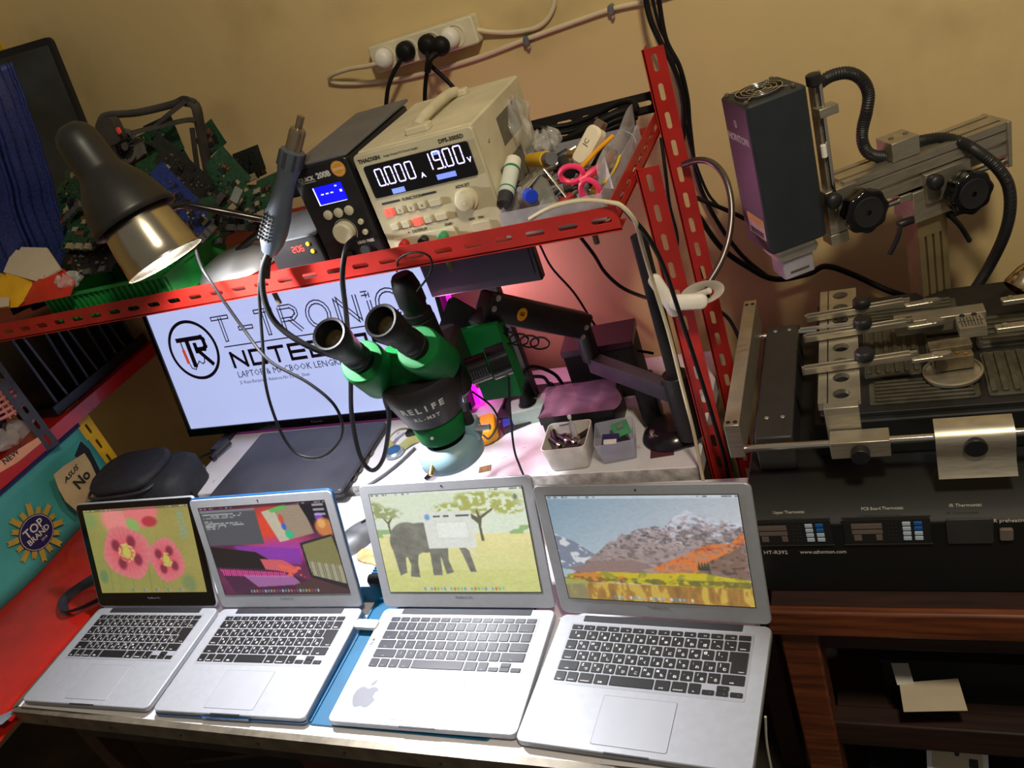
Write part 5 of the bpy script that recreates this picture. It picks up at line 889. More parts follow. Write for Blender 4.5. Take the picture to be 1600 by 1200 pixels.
c = U(728, 684, 'z', .78); F = T(c.x, c.y, z0, .35); b = MB(F); b.rbox(0, 0, .150, .075, 0, .034, .016, e=.005); b.rbox(.045, .0, .035, .085, .002, .026, .012, e=.004); b.build('rubber_shell', YO, t, smooth=50); b = MB(F); b.rbox(-.01, 0, .10, .055, .0338, .0365, .006); b.build('face_panel', DGRY, t)
c = U(813, 652, 'z', .775); F = T(c.x, c.y, z0, .55); t = thing('blue_card', 'blue printed card lying by the microscope foot shadow', 'card', F); b = MB(F); b.rbox(0, 0, .085, .035, .0065, .008, .002); b.build('card', mat('card_blue', (40, 56, 150), .4, noise=.1), t); b = MB(F); b.text('_--_ --', .012, T(0, .004, .0082), 0, .0001); b.box((.01, -.01, .0082), (.035, .003, .0002)); b.build('card_print', mat('print_white', (210, 210, 220), .6, noise=0), t, smooth=0)
F = F @ T(.0, -.012, 0); t = thing('black_case_card', 'flat black holder under the blue card', 'holder', F); MB(F).rbox(0, 0, .098, .045, 0, .006, .003).build('holder', BLK, t)
t = thing('grey_power_strip', 'pale grey-green power strip with two black plugs by the wall behind the boxes', 'power strip', U(838, 640, 'z', .79)); c = U(845, 640, 'z', .79); F = T(c.x + .03, c.y + .02, z0, .25); b = MB(F); b.rbox(.0, 0, .20, .055, 0, .036, .006); b.build('strip_body', mat('grey_green_plastic', (150, 168, 156), .5), t)
for x in (-.06, 0): b = MB(F); b.lathe([(.0205, 0), (.0205, .0006)], T(x, 0, .036), 30); b.build('socket', DK, t)
for i, x in enumerate((-.06, 0.0)):
    F2 = F @ T(x, 0, .037); tt = thing('black_plug', ['black plug nearest the multimeter in the grey power strip', 'ribbed black plug further along the grey power strip'][i], 'plug', F2); b = MB(F2); b.lathe([(.016, 0), (.017, .004), (.012, .02), (.008, .034)], n=24); b.build('plug_body', RUB, tt, smooth=50); b = MB(F2); b.tube([(0, 0, .034), (.0, 0, .06), (.03, .02, .075), (.07, .03, .04), (.08, .05, -.01)] if i == 0 else [(0, 0, .034), (-.01, 0, .055), (-.05, .0, .06), (-.10, .02, .02), (-.13, .05, -.03)], .004); b.build('cord', RUB, tt, smooth=60)
t = thing('black_gift_box', 'flat black box wrapped in thin crinkled film on the bench', 'box', U(900, 650, 'z', .78)); A = U(846, 652, 'z', .838); B = U(945, 640, 'z', .838); d = B - A; F = fr(A, d, (0, 0, 1)); Wd = d.length
b = MB(F); b.rbox(Wd / 2 + .005, .05, Wd + .02, .10, z0 - .8385, -.020, .004); b.build('box_bottom', BLK, t); b = MB(F); b.rbox(Wd / 2 + .005, .05, Wd + .025, .105, -.019, .0, .004); b.build('box_lid', BLK, t)
b = MB(F); b.grid(20, 14, lambda u, v: ((Wd + .03) * u - .008 + .01 * math.sin(v * 6), .115 * v - .008, .0025 + .0015 * math.sin(u * 17 + v * 9) * math.sin(v * 13) + .001)); b.build('film_wrap', mat('violet_film', (150, 110, 140), .15, noise=.3, bump=.5, alpha=.55), t, smooth=60)
t = thing('tall_black_box', 'taller dark box standing behind the wrapped black box by the wall', 'box', (-.56, 1.47, z0)); b = MB(T(-.565, 1.475, z0, .1)); b.rbox(0, 0, .15, .09, 0, .12, .004); b.build('box_body', BLKM, t); b = MB(T(-.565, 1.475, z0, .1)); b.rbox(0, 0, .155, .095, .1202, .135, .004); b.build('box_lid', mat('purple_black', (58, 30, 52), .4), t)
t = thing('charger_brick', 'upright black charger brick beside the arm pole', 'charger', (-.455, 1.34, z0)); b = MB(T(-.452, 1.345, z0, .2)); b.rbox(0, 0, .04, .06, 0, .10, .006, e=.003); b.build('brick', BLK, t)
def bin_(name, label, A, B, dp, h, m, r=.01, flare=.006):
    A = Vector(A); B = Vector(B); A.z = B.z = 0; d = B - A; w = d.length; F = fr((A.x, A.y, z0), d, (0, 0, 1)) @ T(w / 2, dp / 2, 0); t = thing(name, label, 'bin', F)
    def loop(s, z):
        o = []; W2, D2 = w / 2 + s, dp / 2 + s
        for (sx, sy, a0) in ((1, 1, 0), (-1, 1, 90), (-1, -1, 180), (1, -1, 270)):
            for i in range(6): a = math.radians(a0 + 18 * i); o.append((sx * (W2 - r) + r * math.cos(a), sy * (D2 - r) + r * math.sin(a), z))
        return o
    Ls = [loop(-.003 - .0, 0), loop(0, .003), loop(flare, h), loop(flare - .002, h), loop(-.002, .004)]; n = len(Ls[0]); vs = sum(Ls, []); fs = [(q * n + i, q * n + (i + 1) % n, (q + 1) * n + (i + 1) % n, (q + 1) * n + i) for q in range(4) for i in range(n)] + [tuple(range(n - 1, -1, -1)), tuple(range(4 * n, 5 * n))]
    b = MB(F); b.add(vs, fs); b.build('bin_body', m, t, smooth=50); return t, F, w, dp
bt, BF, bw, bd_ = bin_('white_bin', 'small white plastic bin full of black and steel screwdriver bits', U(862, 738, 'z', z0), U(922, 732, 'z', z0), .078, .058, mat('grubby_white', (214, 212, 202), .45, noise=.1, scale=40))
g = random.Random(3)
for i, (x, y, z, a) in enumerate([(-.02, -.012, .048, 2.3), (-.004, -.006, .050, 2.3), (.012, -.012, .048, 2.3), (-.012, -.028, .042, .3), (.006, -.03, .044, .15), (-.028, .006, .046, 1.9), (.022, -.028, .042, 2.6), (.024, .01, .044, .9), (-.01, .02, .042, 2.9)]):
    F = BF @ T(x, y, z, a, 0, .15 * math.sin(i)); tt = thing('driver_bit', 'black and steel driver bit lying in the white bin', 'bit', F, 'bits in the white bin'); b = MB(F); b.cyl((-.004, 0, 0), (.026, 0, 0), .0058, n=14); b.build('grip', BLK, tt); b = MB(F); b.cyl((-.014, 0, 0), (-.004, 0, 0), .0052, n=14); b.build('collar', STEEL, tt)
    
F = BF @ T(.012, .012, .03, .2, -.2); tt = thing('clear_vial', 'small clear pointed vial standing in the white bin', 'vial', F); b = MB(F); b.lathe([(.006, 0), (.006, .035), (.0025, .045), (.0025, .052)], n=16); b.build('vial_body', CLR, tt); b = MB(F); b.lathe([(.004, .052), (.004, .058)], n=14); b.build('cap', WHT, tt)
F = BF @ T(-.012, .026, .052, .1, .9); tt = thing('paper_tag', 'folded lilac paper tag at the back of the white bin', 'paper', F); b = MB(F); b.box((0, 0, 0), (.026, .022, .0006)); b.box((.004, .011, .004), (.02, .0006, .008)); b.build('tag_sheet', MATS['lilac_paper'], tt, smooth=0)
ct, CF, cw, cdp = bin_('clear_bin', 'small clear square bin with a green board and a labelled chip', U(943, 727, 'z', z0), U(996, 717, 'z', z0), .068, .05, CLR, r=.004)
F = CF @ T(.012, .012, .044, .3, .6); tt = thing('green_module', 'small bright green circuit piece in the clear bin', 'circuit board', F); b = MB(F); b.rbox(0, 0, .034, .03, 0, .0015, .001); b.build('board', mat('bright_green_board', (30, 130, 80), .45, noise=.2), tt); b = MB(F); b.box((.0, .004, .003), (.012, .008, .003)); b.box((-.011, -.008, .0025), (.005, .008, .002)); b.build('components', CMP[2], tt, smooth=0)
F = CF @ T(-.010, -.012, .036, -.2, .5); tt = thing('labelled_chip', 'dark blue part with a white label in the clear bin', 'component', F); b = MB(F); b.rbox(0, 0, .034, .030, 0, .004, .002); b.build('part_body', mat('indigo', (40, 40, 90), .4), tt); b = MB(F); b.box((0, -.002, .0043), (.026, .010, .0004)); b.build('label', WHT, tt, smooth=0)
F = CF @ T(.012, -.014, .024, .8, .5); tt = thing('dark_connector', 'black connector lump at the front of the clear bin', 'connector', F); b = MB(F); b.rbox(0, 0, .03, .024, 0, .008, .002); b.rbox(.0, .004, .016, .008, .0081, .012, .001); b.build('connector_body', BLK, tt)
c = U(758, 733, 'z', z0); F = T(c.x, c.y, z0, .25); t = thing('gold_chip', 'small gold and brown chip lying alone on the white bench front', 'chip', F); MB(F).box((0, 0, .0008), (.026, .018, .0014)).build('substrate', mat('chip_brown', (120, 104, 66), .5, noise=.2), t, smooth=0); b = MB(F); b.box((0, 0, .0018), (.012, .010, .0006)); b.box((-.010, 0, .0016), (.002, .012, .0003)); b.box((.010, 0, .0016), (.002, .012, .0003)); b.build('pads', GOLD, t, smooth=0)
c0, c1 = U(664, 748, 'z', .776), U(694, 722, 'z', .776); t = thing('marker_pen', 'grey-white marker with black tip under the ring light', 'pen', c0); b = MB(); b.cyl(c0.lerp(c1, .4), c1 + (c1 - c0) * .6, .0055); b.build('pen_body', WHT, t); b = MB(); b.cyl(c0, c0.lerp(c1, .4), .003, .005); b.build('tip', BLKM, t)
c = U(1035, 700, 'z', z0); F = T(c.x, c.y, z0, .15); t = thing('dark_sticker_card', 'dark reddish card with metal fittings at the bench right end', 'card', F); MB(F).box((0, 0, .001), (.045, .055, .0018)).build('card', mat('plum_card', (92, 50, 62), .5), t, smooth=0); b = MB(F); b.lathe([(.003, 0), (.003, .003)], T(-.01, .02, .002), 12); b.box((.004, -.006, .003), (.008, .022, .002)); b.build('fittings', EDGE, t)
t = thing('cable_end_plug', 'small grey adapter plug at the left corner of the bench', 'plug', U(300, 738, 'z', z0)); c = U(300, 738, 'z', .78); b = MB(T(c.x, c.y, z0, .5)); b.rbox(0, 0, .045, .026, 0, .018, .004); b.build('plug_body', DGRY, t); b = MB(T(c.x, c.y, z0, .5)); b.rbox(.028, 0, .012, .018, .002, .015, .003); b.build('boot', GRY, t)
c0, c1 = U(335, 712, 'z', .785), U(358, 690, 'z', .79); t = thing('flashlight', 'short dark grey tube lying at the left bottom corner of the television', 'torch', c0); b = MB(); b.cyl(c0, c1, .008, .0095); b.build('barrel', DGRY, t); b = MB(); b.cyl(c0 + (c0 - c1) * .2, c0, .0098); b.build('head', BLK, t)
cable('grey_usb_cable', 'light grey cable running from the multimeter down to the laptops', 'cable', [U(x, y, 'z', .775) for x, y in ((648, 700), (625, 722), (600, 742), (575, 758), (555, 768))], .003, GRY)
cable('bench_edge_cable', 'thin dark cable curling over the left end of the bench', 'cable', [U(x, y, 'z', .785) for x, y in ((352, 700), (318, 712), (296, 728), (288, 748), (300, 772))], .003, RUB)
# second small monitor under the shelf
t = thing('dark_monitor', 'small black monitor seen edge-on above the spring arm under the shelf', 'monitor', (-.73, 1.40, z0)); A = U(676, 462, 'y', 1.40); B = U(846, 425, 'y', 1.40); 
b = MB(); b.box(((A.x + B.x) / 2, 1.405, A.z + .10), (B.x - A.x, .022, .205)); b.build('housing', mat('violet_black', (26, 16, 28), .4, noise=.1), t, bevel=.003); b = MB(); b.box(((A.x + B.x) / 2, 1.393, A.z + .105), (B.x - A.x - .02, .002, .18)); b.build('screen', mat('dark_violet_screen', (30, 14, 34), .3, noise=.1), t, smooth=0); b = MB(); b.box(((A.x + B.x) / 2 + .0, 1.42, .93), (.035, .02, .33)); b.build('stand', BLK, t, bevel=.002); b = MB(); b.rbox((A.x + B.x) / 2, 1.44, .17, .12, z0, z0 + .012, .02); b.build('stand_foot', BLK, t)
# ================================================================ clip lamp on the post
t = thing('clip_lamp', 'white clip-on lamp with a violet-lit flexible metal neck on the red posts', 'lamp', U(1060, 470, 'y', 1.20)); GN = mat('flexible_steel', (120, 112, 108), .35, .9, noise=.1)
b = MB(); b.tube(px([(1068, 257, 1.44), (1092, 250, 1.42), (1115, 256, 1.40), (1134, 280, 1.37), (1143, 320, 1.34), (1140, 365, 1.31), (1128, 405, 1.28), (1108, 440, 1.25), (1100, 450, 1.24)]), .0058, 12, rib=.0035); b.build('gooseneck', GN, t, smooth=60)
WL = mat('ivory_white', (232, 226, 214), .45, noise=.04); F = fr(U(1040, 463, 'y', 1.205), (.35, 0, -.94), (.1, -1, .2)); b = MB(F); b.rbox(-.002, 0, .080, .022, -.006, .006, .010, e=.003); b.build('clip_jaw', WL, t, smooth=50)
F = fr(U(1075, 472, 'y', 1.19), (.95, 0, -.1), (.05, -1, .3)); b = MB(F); b.rbox(0, 0, .062, .026, -.008, .004, .012, e=.003); b.build('clip_arm', WL, t, smooth=50)
F = fr(U(1098, 458, 'y', 1.225), (1, 0, .15), (.0, -.8, .55)); b = MB(F); b.lathe([(.012, -.02), (.026, .0), (.027, .004), (.0245, .003), (.012, -.012)], n=36, caps=False, X=Matrix.Diagonal((1.35, .7, 1, 1))); b.build('lamp_cup', mat('milky_clear', (206, 200, 188), .3, noise=.05, alpha=.85), t, smooth=60); b = MB(F); b.cyl((-.012, 0, -.006), (.014, .0, .008), .005); b.build('bulb_holder', WL, t)
# ================================================================ wall power strip, plugs, clips
yw = YW - .001
a = U(571, 74, 'y', YW - .03); c = U(733, 24, 'y', YW - .03); e = U(588, 117, 'y', YW - .03); SZz = (a.z + c.z) / 2
t = thing('wall_power_strip', 'yellowed four-way power strip screwed flat to the wall', 'power strip', (a.x, YW, e.z)); wS = c.x - a.x; hS = .052; F = fr(((a.x + c.x) / 2 + .004, YW - .0005, (a.z + e.z) / 2), (1, 0, 0), (0, -1, 0)); b = MB(F); b.rbox(0, 0, wS, hS, 0, .034, .006, e=.003); b.build('strip_body', CREAM, t)
for i in range(4): b = MB(F); b.lathe([(.0215, 0), (.0215, .002), (.019, .0022), (.019, .0002)], T(-wS / 2 + .034 + i * .053, 0, .034), 30, caps=False); b.build('socket', CREAM, t)
def plug(name, label, i, m, cordpts, cm, r=.0045, lx=0):
    F2 = F @ T(-wS / 2 + .034 + i * .053 + lx, 0, .0365); tt = thing(name, label, 'plug', F2); b = MB(F2); b.lathe([(.0185, 0), (.0195, .003), (.0195, .012), (.015, .020), (.010, .023)], n=30); b.build('plug_body', m, tt, smooth=50); pp = [F2 @ Vector((0, -.004, .018))] + px(cordpts); b = MB(); b.tube(pp, r, 10); b.build('cord', cm, tt, smooth=60); return tt
CW = mat('cream_cable', (206, 192, 156), .5, noise=.05)
plug('white_round_plug', 'white round plug at the left end of the wall strip, its cable looping left', 0, WHT, [(575, 103, 1.57), (545, 108, 1.585), (518, 118, 1.60), (520, 128, 1.612), (560, 130, 1.614), (640, 120, 1.614), (740, 92, 1.614), (820, 62, 1.614), (900, 33, 1.614), (960, 13, 1.614), (1040, -6, 1.614), (1200, -60, 1.614), (1500, -160, 1.614)], CW, .0048)
plug('black_round_plug', 'black angled plug second from the left in the wall strip', 1, RUB, [(616, 112, 1.56), (606, 140, 1.56), (603, 180, 1.56), (606, 215, 1.56)], RUB, lx=-.002)
plug('black_flat_plug', 'black plug third from the left in the wall strip, overlapped by its neighbour', 2, RUB, [(672, 100, 1.56), (690, 118, 1.565), (712, 142, 1.565), (725, 175, 1.56)], RUB, lx=-.004)
plug('white_adapter', 'white angular travel adapter at the right end of the wall strip', 3, WHT, [(700, 70, 1.57), (702, 71, 1.568)], WHT, .003, lx=-.008)
F3 = F @ T(-wS / 2 + .034 + 3 * .053 - .020, -.006, .062); tt = thing('black_ribbed_plug', 'black plug with ribbed cord guard pushed into the white adapter', 'plug', F3); b = MB(F3); b.lathe([(.017, 0), (.0185, .004), (.018, .012), (.010, .020)], n=28); b.build('plug_body', RUB, tt, smooth=50); b = MB(); b.tube([F3 @ Vector((-.004, -.008, .010))] + px([(672, 92, 1.53), (668, 112, 1.53)]), .007, rib=.005); b.build('cord_guard', RUB, tt, smooth=60); b = MB(); b.tube(px([(668, 108, 1.53), (665, 130, 1.535), (664, 160, 1.54), (668, 190, 1.54)]), .0045); b.build('cord', RUB, tt, smooth=60)
cable('strip_supply_cable', 'cream supply cable leaving the right end of the wall strip and curving up', 'cable', [(742, 46, 1.60), (770, 50, 1.61), (805, 50, 1.614), (840, 42, 1.614), (860, 22, 1.614), (866, -10, 1.614), (850, -80, 1.614), (800, -200, 1.614)], .0048, CW)
for i, (x, y) in enumerate(((823, 63), (955, 14))):
    p = U(x, y, 'y', YW - .009); tt = thing('cable_clip', ['grey cable clip on the wall cable nearer the power strip', 'grey cable clip on the wall cable nearer the black ceiling cables'][i], 'clip', (p.x, YW, p.z)); b = MB(); b.rbox(0, 0, .010, .016, -.001, .015, .004, X=fr((p.x, YW - .001, p.z), (1, 0, 0), (0, -1, 0))); b.build('clip_body', GRY, tt); b = MB(); b.cyl((p.x, YW - .002, p.z - .014), (p.x, YW - .012, p.z - .014), .003); b.build('nail', ALU, tt)
c = U(573, 183, 'y', YW - .004); tag(MB().lathe([(.007, 0), (.006, .003), (.001, .005)], fr((c.x, YW - .0005, c.z), (1, 0, 0), (0, -1, 0)), 16).build('wall_hook', WHT, smooth=60), 'tiny white hook stuck on the wall above the black station', 'hook')
# ================================================================ loose cables
G_ = 'black cables hanging from above at the tall post'
cable('hanging_cable', 'leftmost thick black cable dropping from above in front of the wall', 'cable', [(1000, -180, 1.50), (1004, -70, 1.54), (1008, -10, 1.56), (1016, 30, 1.56), (1030, 62, 1.56), (1050, 100, 1.56), (1066, 150, 1.57), (1068, 200, 1.58), (1064, 235, 1.58)], .0052, RUB)
cable('hanging_cable', 'middle thin black cable of the bundle behind the tall red post', 'cable', [(1004, -180, 1.52), (1010, -70, 1.56), (1018, -10, 1.58), (1030, 40, 1.58), (1045, 75, 1.58), (1060, 130, 1.585), (1072, 200, 1.59), (1085, 250, 1.59), (1105, 300, 1.60), (1122, 322, 1.60)], .003, RUB)
cable('hanging_cable', 'rightmost black cable bowing out right of the tall red post', 'cable', [(1010, -180, 1.51), (1020, -70, 1.55), (1028, -10, 1.57), (1040, 60, 1.57), (1062, 105, 1.57), (1074, 155, 1.58), (1078, 200, 1.59), (1090, 280, 1.60), (1120, 345, 1.60), (1160, 400, 1.59), (1205, 437, 1.58)], .0045, RUB)
cable('wall_cable', 'black cable running right from the post toward the machine head', 'cable', [(1085, 308, 1.56), (1120, 322, 1.57), (1160, 340, 1.58), (1215, 372, 1.58)], .0045, RUB)
cable('station_cable', 'thick black cable sagging along the wall behind the hot air column', 'cable', [(1090, 335, 1.56), (1125, 385, 1.56), (1165, 415, 1.57), (1210, 436, 1.57), (1262, 428, 1.58), (1290, 416, 1.58), (1330, 428, 1.58), (1390, 455, 1.57), (1440, 468, 1.56), (1510, 476, 1.56)], .0058, RUB)
cable('low_cable', 'black cable dropping steeply left of the machine side plate', 'cable', [(1085, 400, 1.52), (1110, 470, 1.52), (1140, 500, 1.52), (1160, 540, 1.50)], .004, RUB)
cable('plum_cable', 'dark plum cable sagging from the shelf end to the arm pole', 'cable', [(905, 368, 1.52), (928, 398, 1.54), (945, 425, 1.55), (970, 448, 1.55), (1000, 462, 1.54), (1030, 470, 1.5)], .004, RUB)
cable('thin_wall_cable', 'thin dark cable hanging over the pink lit wall toward the arm elbow', 'cable', [(842, 380, 1.55), (862, 418, 1.57), (895, 455, 1.58), (918, 490, 1.58), (940, 528, 1.57), (945, 560, 1.55)], .0026, RUB)
cable('pole_cable', 'thin black cable running right across the wall above the lower arm', 'cable', [(925, 528, 1.52), (955, 534, 1.52), (985, 545, 1.5), (1020, 552, 1.45)], .003, RUB)
cable('lamp_cord', 'long thin black cord looping down in front of the television', 'cable', [(298, 350, 1.03), (312, 410, 1.03), (333, 446, 1.02), (380, 513, 1.02), (420, 563, 1.0), (480, 597, 1.0), (520, 630, 1.0), (535, 663, 1.0), (530, 690, 1.0), (503, 713, 1.0), (467, 710, 1.0), (443, 683, 1.0), (423, 633, 1.0), (413, 587, 1.0), (411, 547, 1.01), (406, 480, 1.02), (405, 447, 1.02), (410, 405, 1.03)], .0028, RUB, n=8)
cable('heat_gun_hose', 'thick black hose from the heat gun sweeping behind the microscope', 'cable', [(420, 392, 1.035), (410, 423, 1.025), (413, 467, 1.02), (433, 507, 1.02), (480, 540, 1.03), (540, 562, 1.06), (600, 580, 1.12), (660, 560, 1.16)], .0052, RUB)
cable('station_lead', 'black lead from the blue display station looping under the eyepieces', 'cable', [(554, 372, 1.085), (541, 388, 1.04), (535, 433, 1.03), (541, 490, 1.06), (547, 560, 1.12), (548, 593, 1.12), (550, 653, 1.1), (563, 713, 1.08), (582, 735, 1.08), (600, 713, 1.08), (608, 653, 1.09), (601, 613, 1.11), (620, 560, 1.13)], .0044, RUB)
cable('camera_wire', 'thin wire arching from the microscope camera top over the red rail', 'cable', [(620, 424, 1.075), (624, 404, 1.045), (648, 394, 1.035), (671, 401, 1.035), (673, 425, 1.05), (652, 455, 1.09)], .0018, RUB)
cable('knob_wire', 'thin dark wire falling from the focus knob to the bench front', 'cable', [(795, 590, 1.10), (797, 640, 1.10), (803, 700, 1.12), (812, 728, 1.14), (820, 747, 1.165)], .0022, RUB)
cable('ring_light_wire', 'thin wire curving right from the ring light to the yellow multimeter', 'cable', [(738, 612, 1.12), (768, 635, 1.1), (778, 660, 1.1), (765, 685, 1.12), (755, 680, 1.15)], .0018, RUB)
cable('cream_lead', 'cream lead crossing the shelf rail and dropping past the clip lamp', 'cable', [(828, 342, 1.075), (850, 329, 1.06), (873, 320, 1.055), (913, 313, 1.055), (953, 316, 1.055), (972, 322, 1.05), (993, 347, 1.06), (1003, 383, 1.10), (1020, 440, 1.14), (1045, 520, 1.16), (1065, 600, 1.17), (1085, 680, 1.17), (1099, 752, 1.17)], .0032, CW)
cable('black_lead', 'black lead running beside the cream lead down the short red post', 'cable', [(968, 318, 1.07), (985, 338, 1.06), (1012, 370, 1.08), (1038, 420, 1.13), (1062, 490, 1.17), (1085, 560, 1.19), (1110, 640, 1.19), (1133, 720, 1.19), (1142, 770, 1.18)], .0036, RUB)
cable('tied_cable', 'black cable tied with twist wires up the tall red post', 'cable', [(1033, 215, 1.44), (1040, 270, 1.42), (1046, 320, 1.42), (1058, 370, 1.42), (1057, 410, 1.42), (1075, 470, 1.42)], .0032, RUB)
# ================================================================ wooden table at the right
WD = mat('red_brown_wood', (104, 52, 24), .5, noise=.45, scale=7, stretch=(1, 14, 14), coat=.25); WDD = mat('dark_brown_wood', (42, 20, 12), .6, noise=.4, scale=7, stretch=(1, 14, 14))
t = thing('wooden_table', 'dark varnished wooden table carrying the rework machine at the right', 'table', (.3, 1.2, 0))
b = MB(); b.box((.30, 1.23, .7), (1.02, .68, .026)); b.build('table_top', WDD, t, bevel=.003); b = MB(); b.box((.30, .892, .702), (1.03, .016, .052)); b.build('front_edge', WD, t, bevel=.004)
for x, y in ((-.175, .925), (.77, .925), (-.175, 1.54), (.77, 1.54)): b = MB(); b.box((x, y, .3435), (.055, .055, .687)); b.build('leg', WD, t, bevel=.004)
b = MB(); b.box((.30, .93, .645), (.9, .02, .075)); b.build('apron', WDD, t, bevel=.002); b = MB(); b.box((.30, .93, .40), (.9, .035, .06)); b.build('stretcher', WDD, t, bevel=.003); b = MB(); b.box((.30, 1.24, .375), (.9, .58, .012)); b.build('lower_shelf', WDD, t)
b = MB(); b.box((.30, 1.24, .10), (.9, .58, .012)); b.build('bottom_shelf', WDD, t)
def on(x, y, z): return U(x, y, 'z', z)
t = thing('dark_box_on_shelf', 'large black box lying on the lower shelf of the wooden table', 'box', (.05, 1.2, .381)); b = MB(); b.box((.10, 1.2, .431), (.34, .4, .10)); b.build('box_body', BLKM, t, bevel=.003); b = MB(); b.box((.10, 1.2, .485), (.345, .405, .006)); b.build('box_lid', BLKM, t)
q = [on(x, y, .4895) for x, y in ((1408, 1068), (1500, 1060), (1512, 1100), (1415, 1098))]
sheet('folded_paper', 'pale folded sheet lying on the black box under the wooden table', 'paper', [(1405, 1067), (1497, 1060), (1512, 1110), (1412, 1112)], (0, 0, .4895), (0, 0, 1), .001, PAP)
sheet('photo_card', 'small white card with a dark figure shape, left of the folded sheet', 'card', [(1392, 1036), (1419, 1036), (1428, 1068), (1402, 1070)], (0, 0, .4908), (0, 0, 1), .001, WHT)
c = U(1500, 1180, 'y', .97); F = fr(U(1495, 1178, 'y', .975), (.95, .1, -.25), (.0, -.55, .8)); F = Matrix.Translation((0, 0, 0)) @ F
t = thing('hard_drive', 'bare hard disk drive with a white label near the bottom right', 'hard drive', F); b = MB(F); b.rbox(0, 0, .095, .07, -.009, 0, .004); b.build('drive_body', ALU, t); b = MB(F); b.rbox(0, .0, .078, .055, .0002, .0008, .004); b.build('label', PAP, t); b = MB(F); b.text('HDD', .012, T(-.02, .01, .001), 0, .0001); b.lathe([(.004, 0), (.004, .0004)], T(.0, 0, .0009), 14); b.box((.025, -.012, .001), (.014, .014, .0002)); b.build('label_print', TX, t, smooth=0)
MB(); zf = (F.to_translation().z)
t = thing('black_crate', 'black crate standing on the bottom shelf with the hard drive on top', 'crate', (.06, 1.05, .1065)); b = MB(); b.box((.07, 1.08, .1065 + (zf - .06 - .1065) / 2), (.36, .24, zf - .06 - .1065)); b.build('crate_body', BLKM, t, bevel=.004); b = MB(); b.box((.07, 1.08, zf - .052), (.37, .25, .012)); b.build('rim', BLKM, t)
cable('white_floor_cable', 'thin white cable hanging beside the wooden table leg', 'cable', [(1196, 1120, .80), (1198, 1160, .81), (1206, 1205, .82)], .002, WHT)
# ================================================================ rework machine
t = thing('rework_station', 'large black circuit board rework machine with aluminium rails on the wooden table', 'rework machine', (.1, 1.2, .713)); MBK = mat('machine_black', (9, 11, 9), .6, noise=.2, scale=30); MGR = mat('machine_grey', (50, 48, 48), .5, noise=.1)
b = MB(); b.prism([(.94, .715), (1.46, .715), (1.46, .872), (1.02, .872), (.955, .862), (.94, .85)], -.225, .46, X=fr((0, 0, 0), (0, 1, 0), (1, 0, 0))); bd = b.build('base_cabinet', MBK, t, bevel=.002)
b = MB(); b.box((.17, 1.245, .905), (.58, .36, .064)); b.build('heater_box', MBK, t, bevel=.003); b = MB(); b.box((-.178, 1.205, .905), (.056, .33, .064)); sb = b.build('side_box', MGR, t, bevel=.003); b = MB()
for x, y in ((-.19, 1.09), (-.166, 1.09), (-.19, 1.35), (-.166, 1.35)): b.cyl((x, y, .937), (x, y, .9385), .0035, n=12)
b.build('screw', ALU, sb)
b = MB(); b.rbox(.17, 1.245, .56, .34, .937, .944, .006); b.build('bed_frame', mat('bed_black', (22, 22, 20), .6, noise=.3), t)
CER = mat('heater_ceramic', (66, 62, 48), .6, noise=.25, scale=60)
def tile(x0, y0, x1, y1, along):
    b = MB(); cx, cy, w, d = (x0 + x1) / 2, (y0 + y1) / 2, x1 - x0, y1 - y0; b.rbox(cx, cy, w, d, .9442, .948, .005); n = 6
    for k in range(n):
        if along: b.rbox(cx, y0 + d * (k + .5) / n, w * .9, d * .5 / n, .948, .9525, .002)
        else: b.rbox(x0 + w * (k + .5) / n, cy, w * .5 / n, d * .9, .948, .9525, .002)
    b.build('heater_tile', CER, t)
tile(-.045, 1.16, .035, 1.30, False); tile(-.04, 1.09, .105, 1.145, True); tile(.115, 1.09, .20, 1.20, False); tile(.115, 1.215, .26, 1.30, True); tile(.045, 1.16, .105, 1.30, True); tile(-.045, 1.31, .10, 1.375, True); tile(.21, 1.09, .30, 1.20, False)
b = MB(); b.box((-.224, 1.175, .972), (.022, .37, .060)); ep = b.build('end_plate', MACH, t, bevel=.001); b = MB()
for x, y in ((-.229, .998), (-.219, .998), (-.229, 1.345), (-.219, 1.345)): b.cyl((x, y, 1.0015), (x, y, 1.003), .0034, n=14)
b.build('plate_screw', BLKM, ep)
b = MB(); b.box((.448, 1.175, .972), (.022, .37, .060)); b.build('end_plate', MACH, t, bevel=.001)
zrod, yrod = .950, 1.0
b = MB(); b.cyl((-.214, yrod, zrod), (.438, yrod, zrod), .0058, n=20); b.build('front_rod', STEEL, t); b = MB(); b.cyl((-.214, 1.35, .930), (.438, 1.35, .930), .0058, n=20); b.build('rear_rod', STEEL, t)
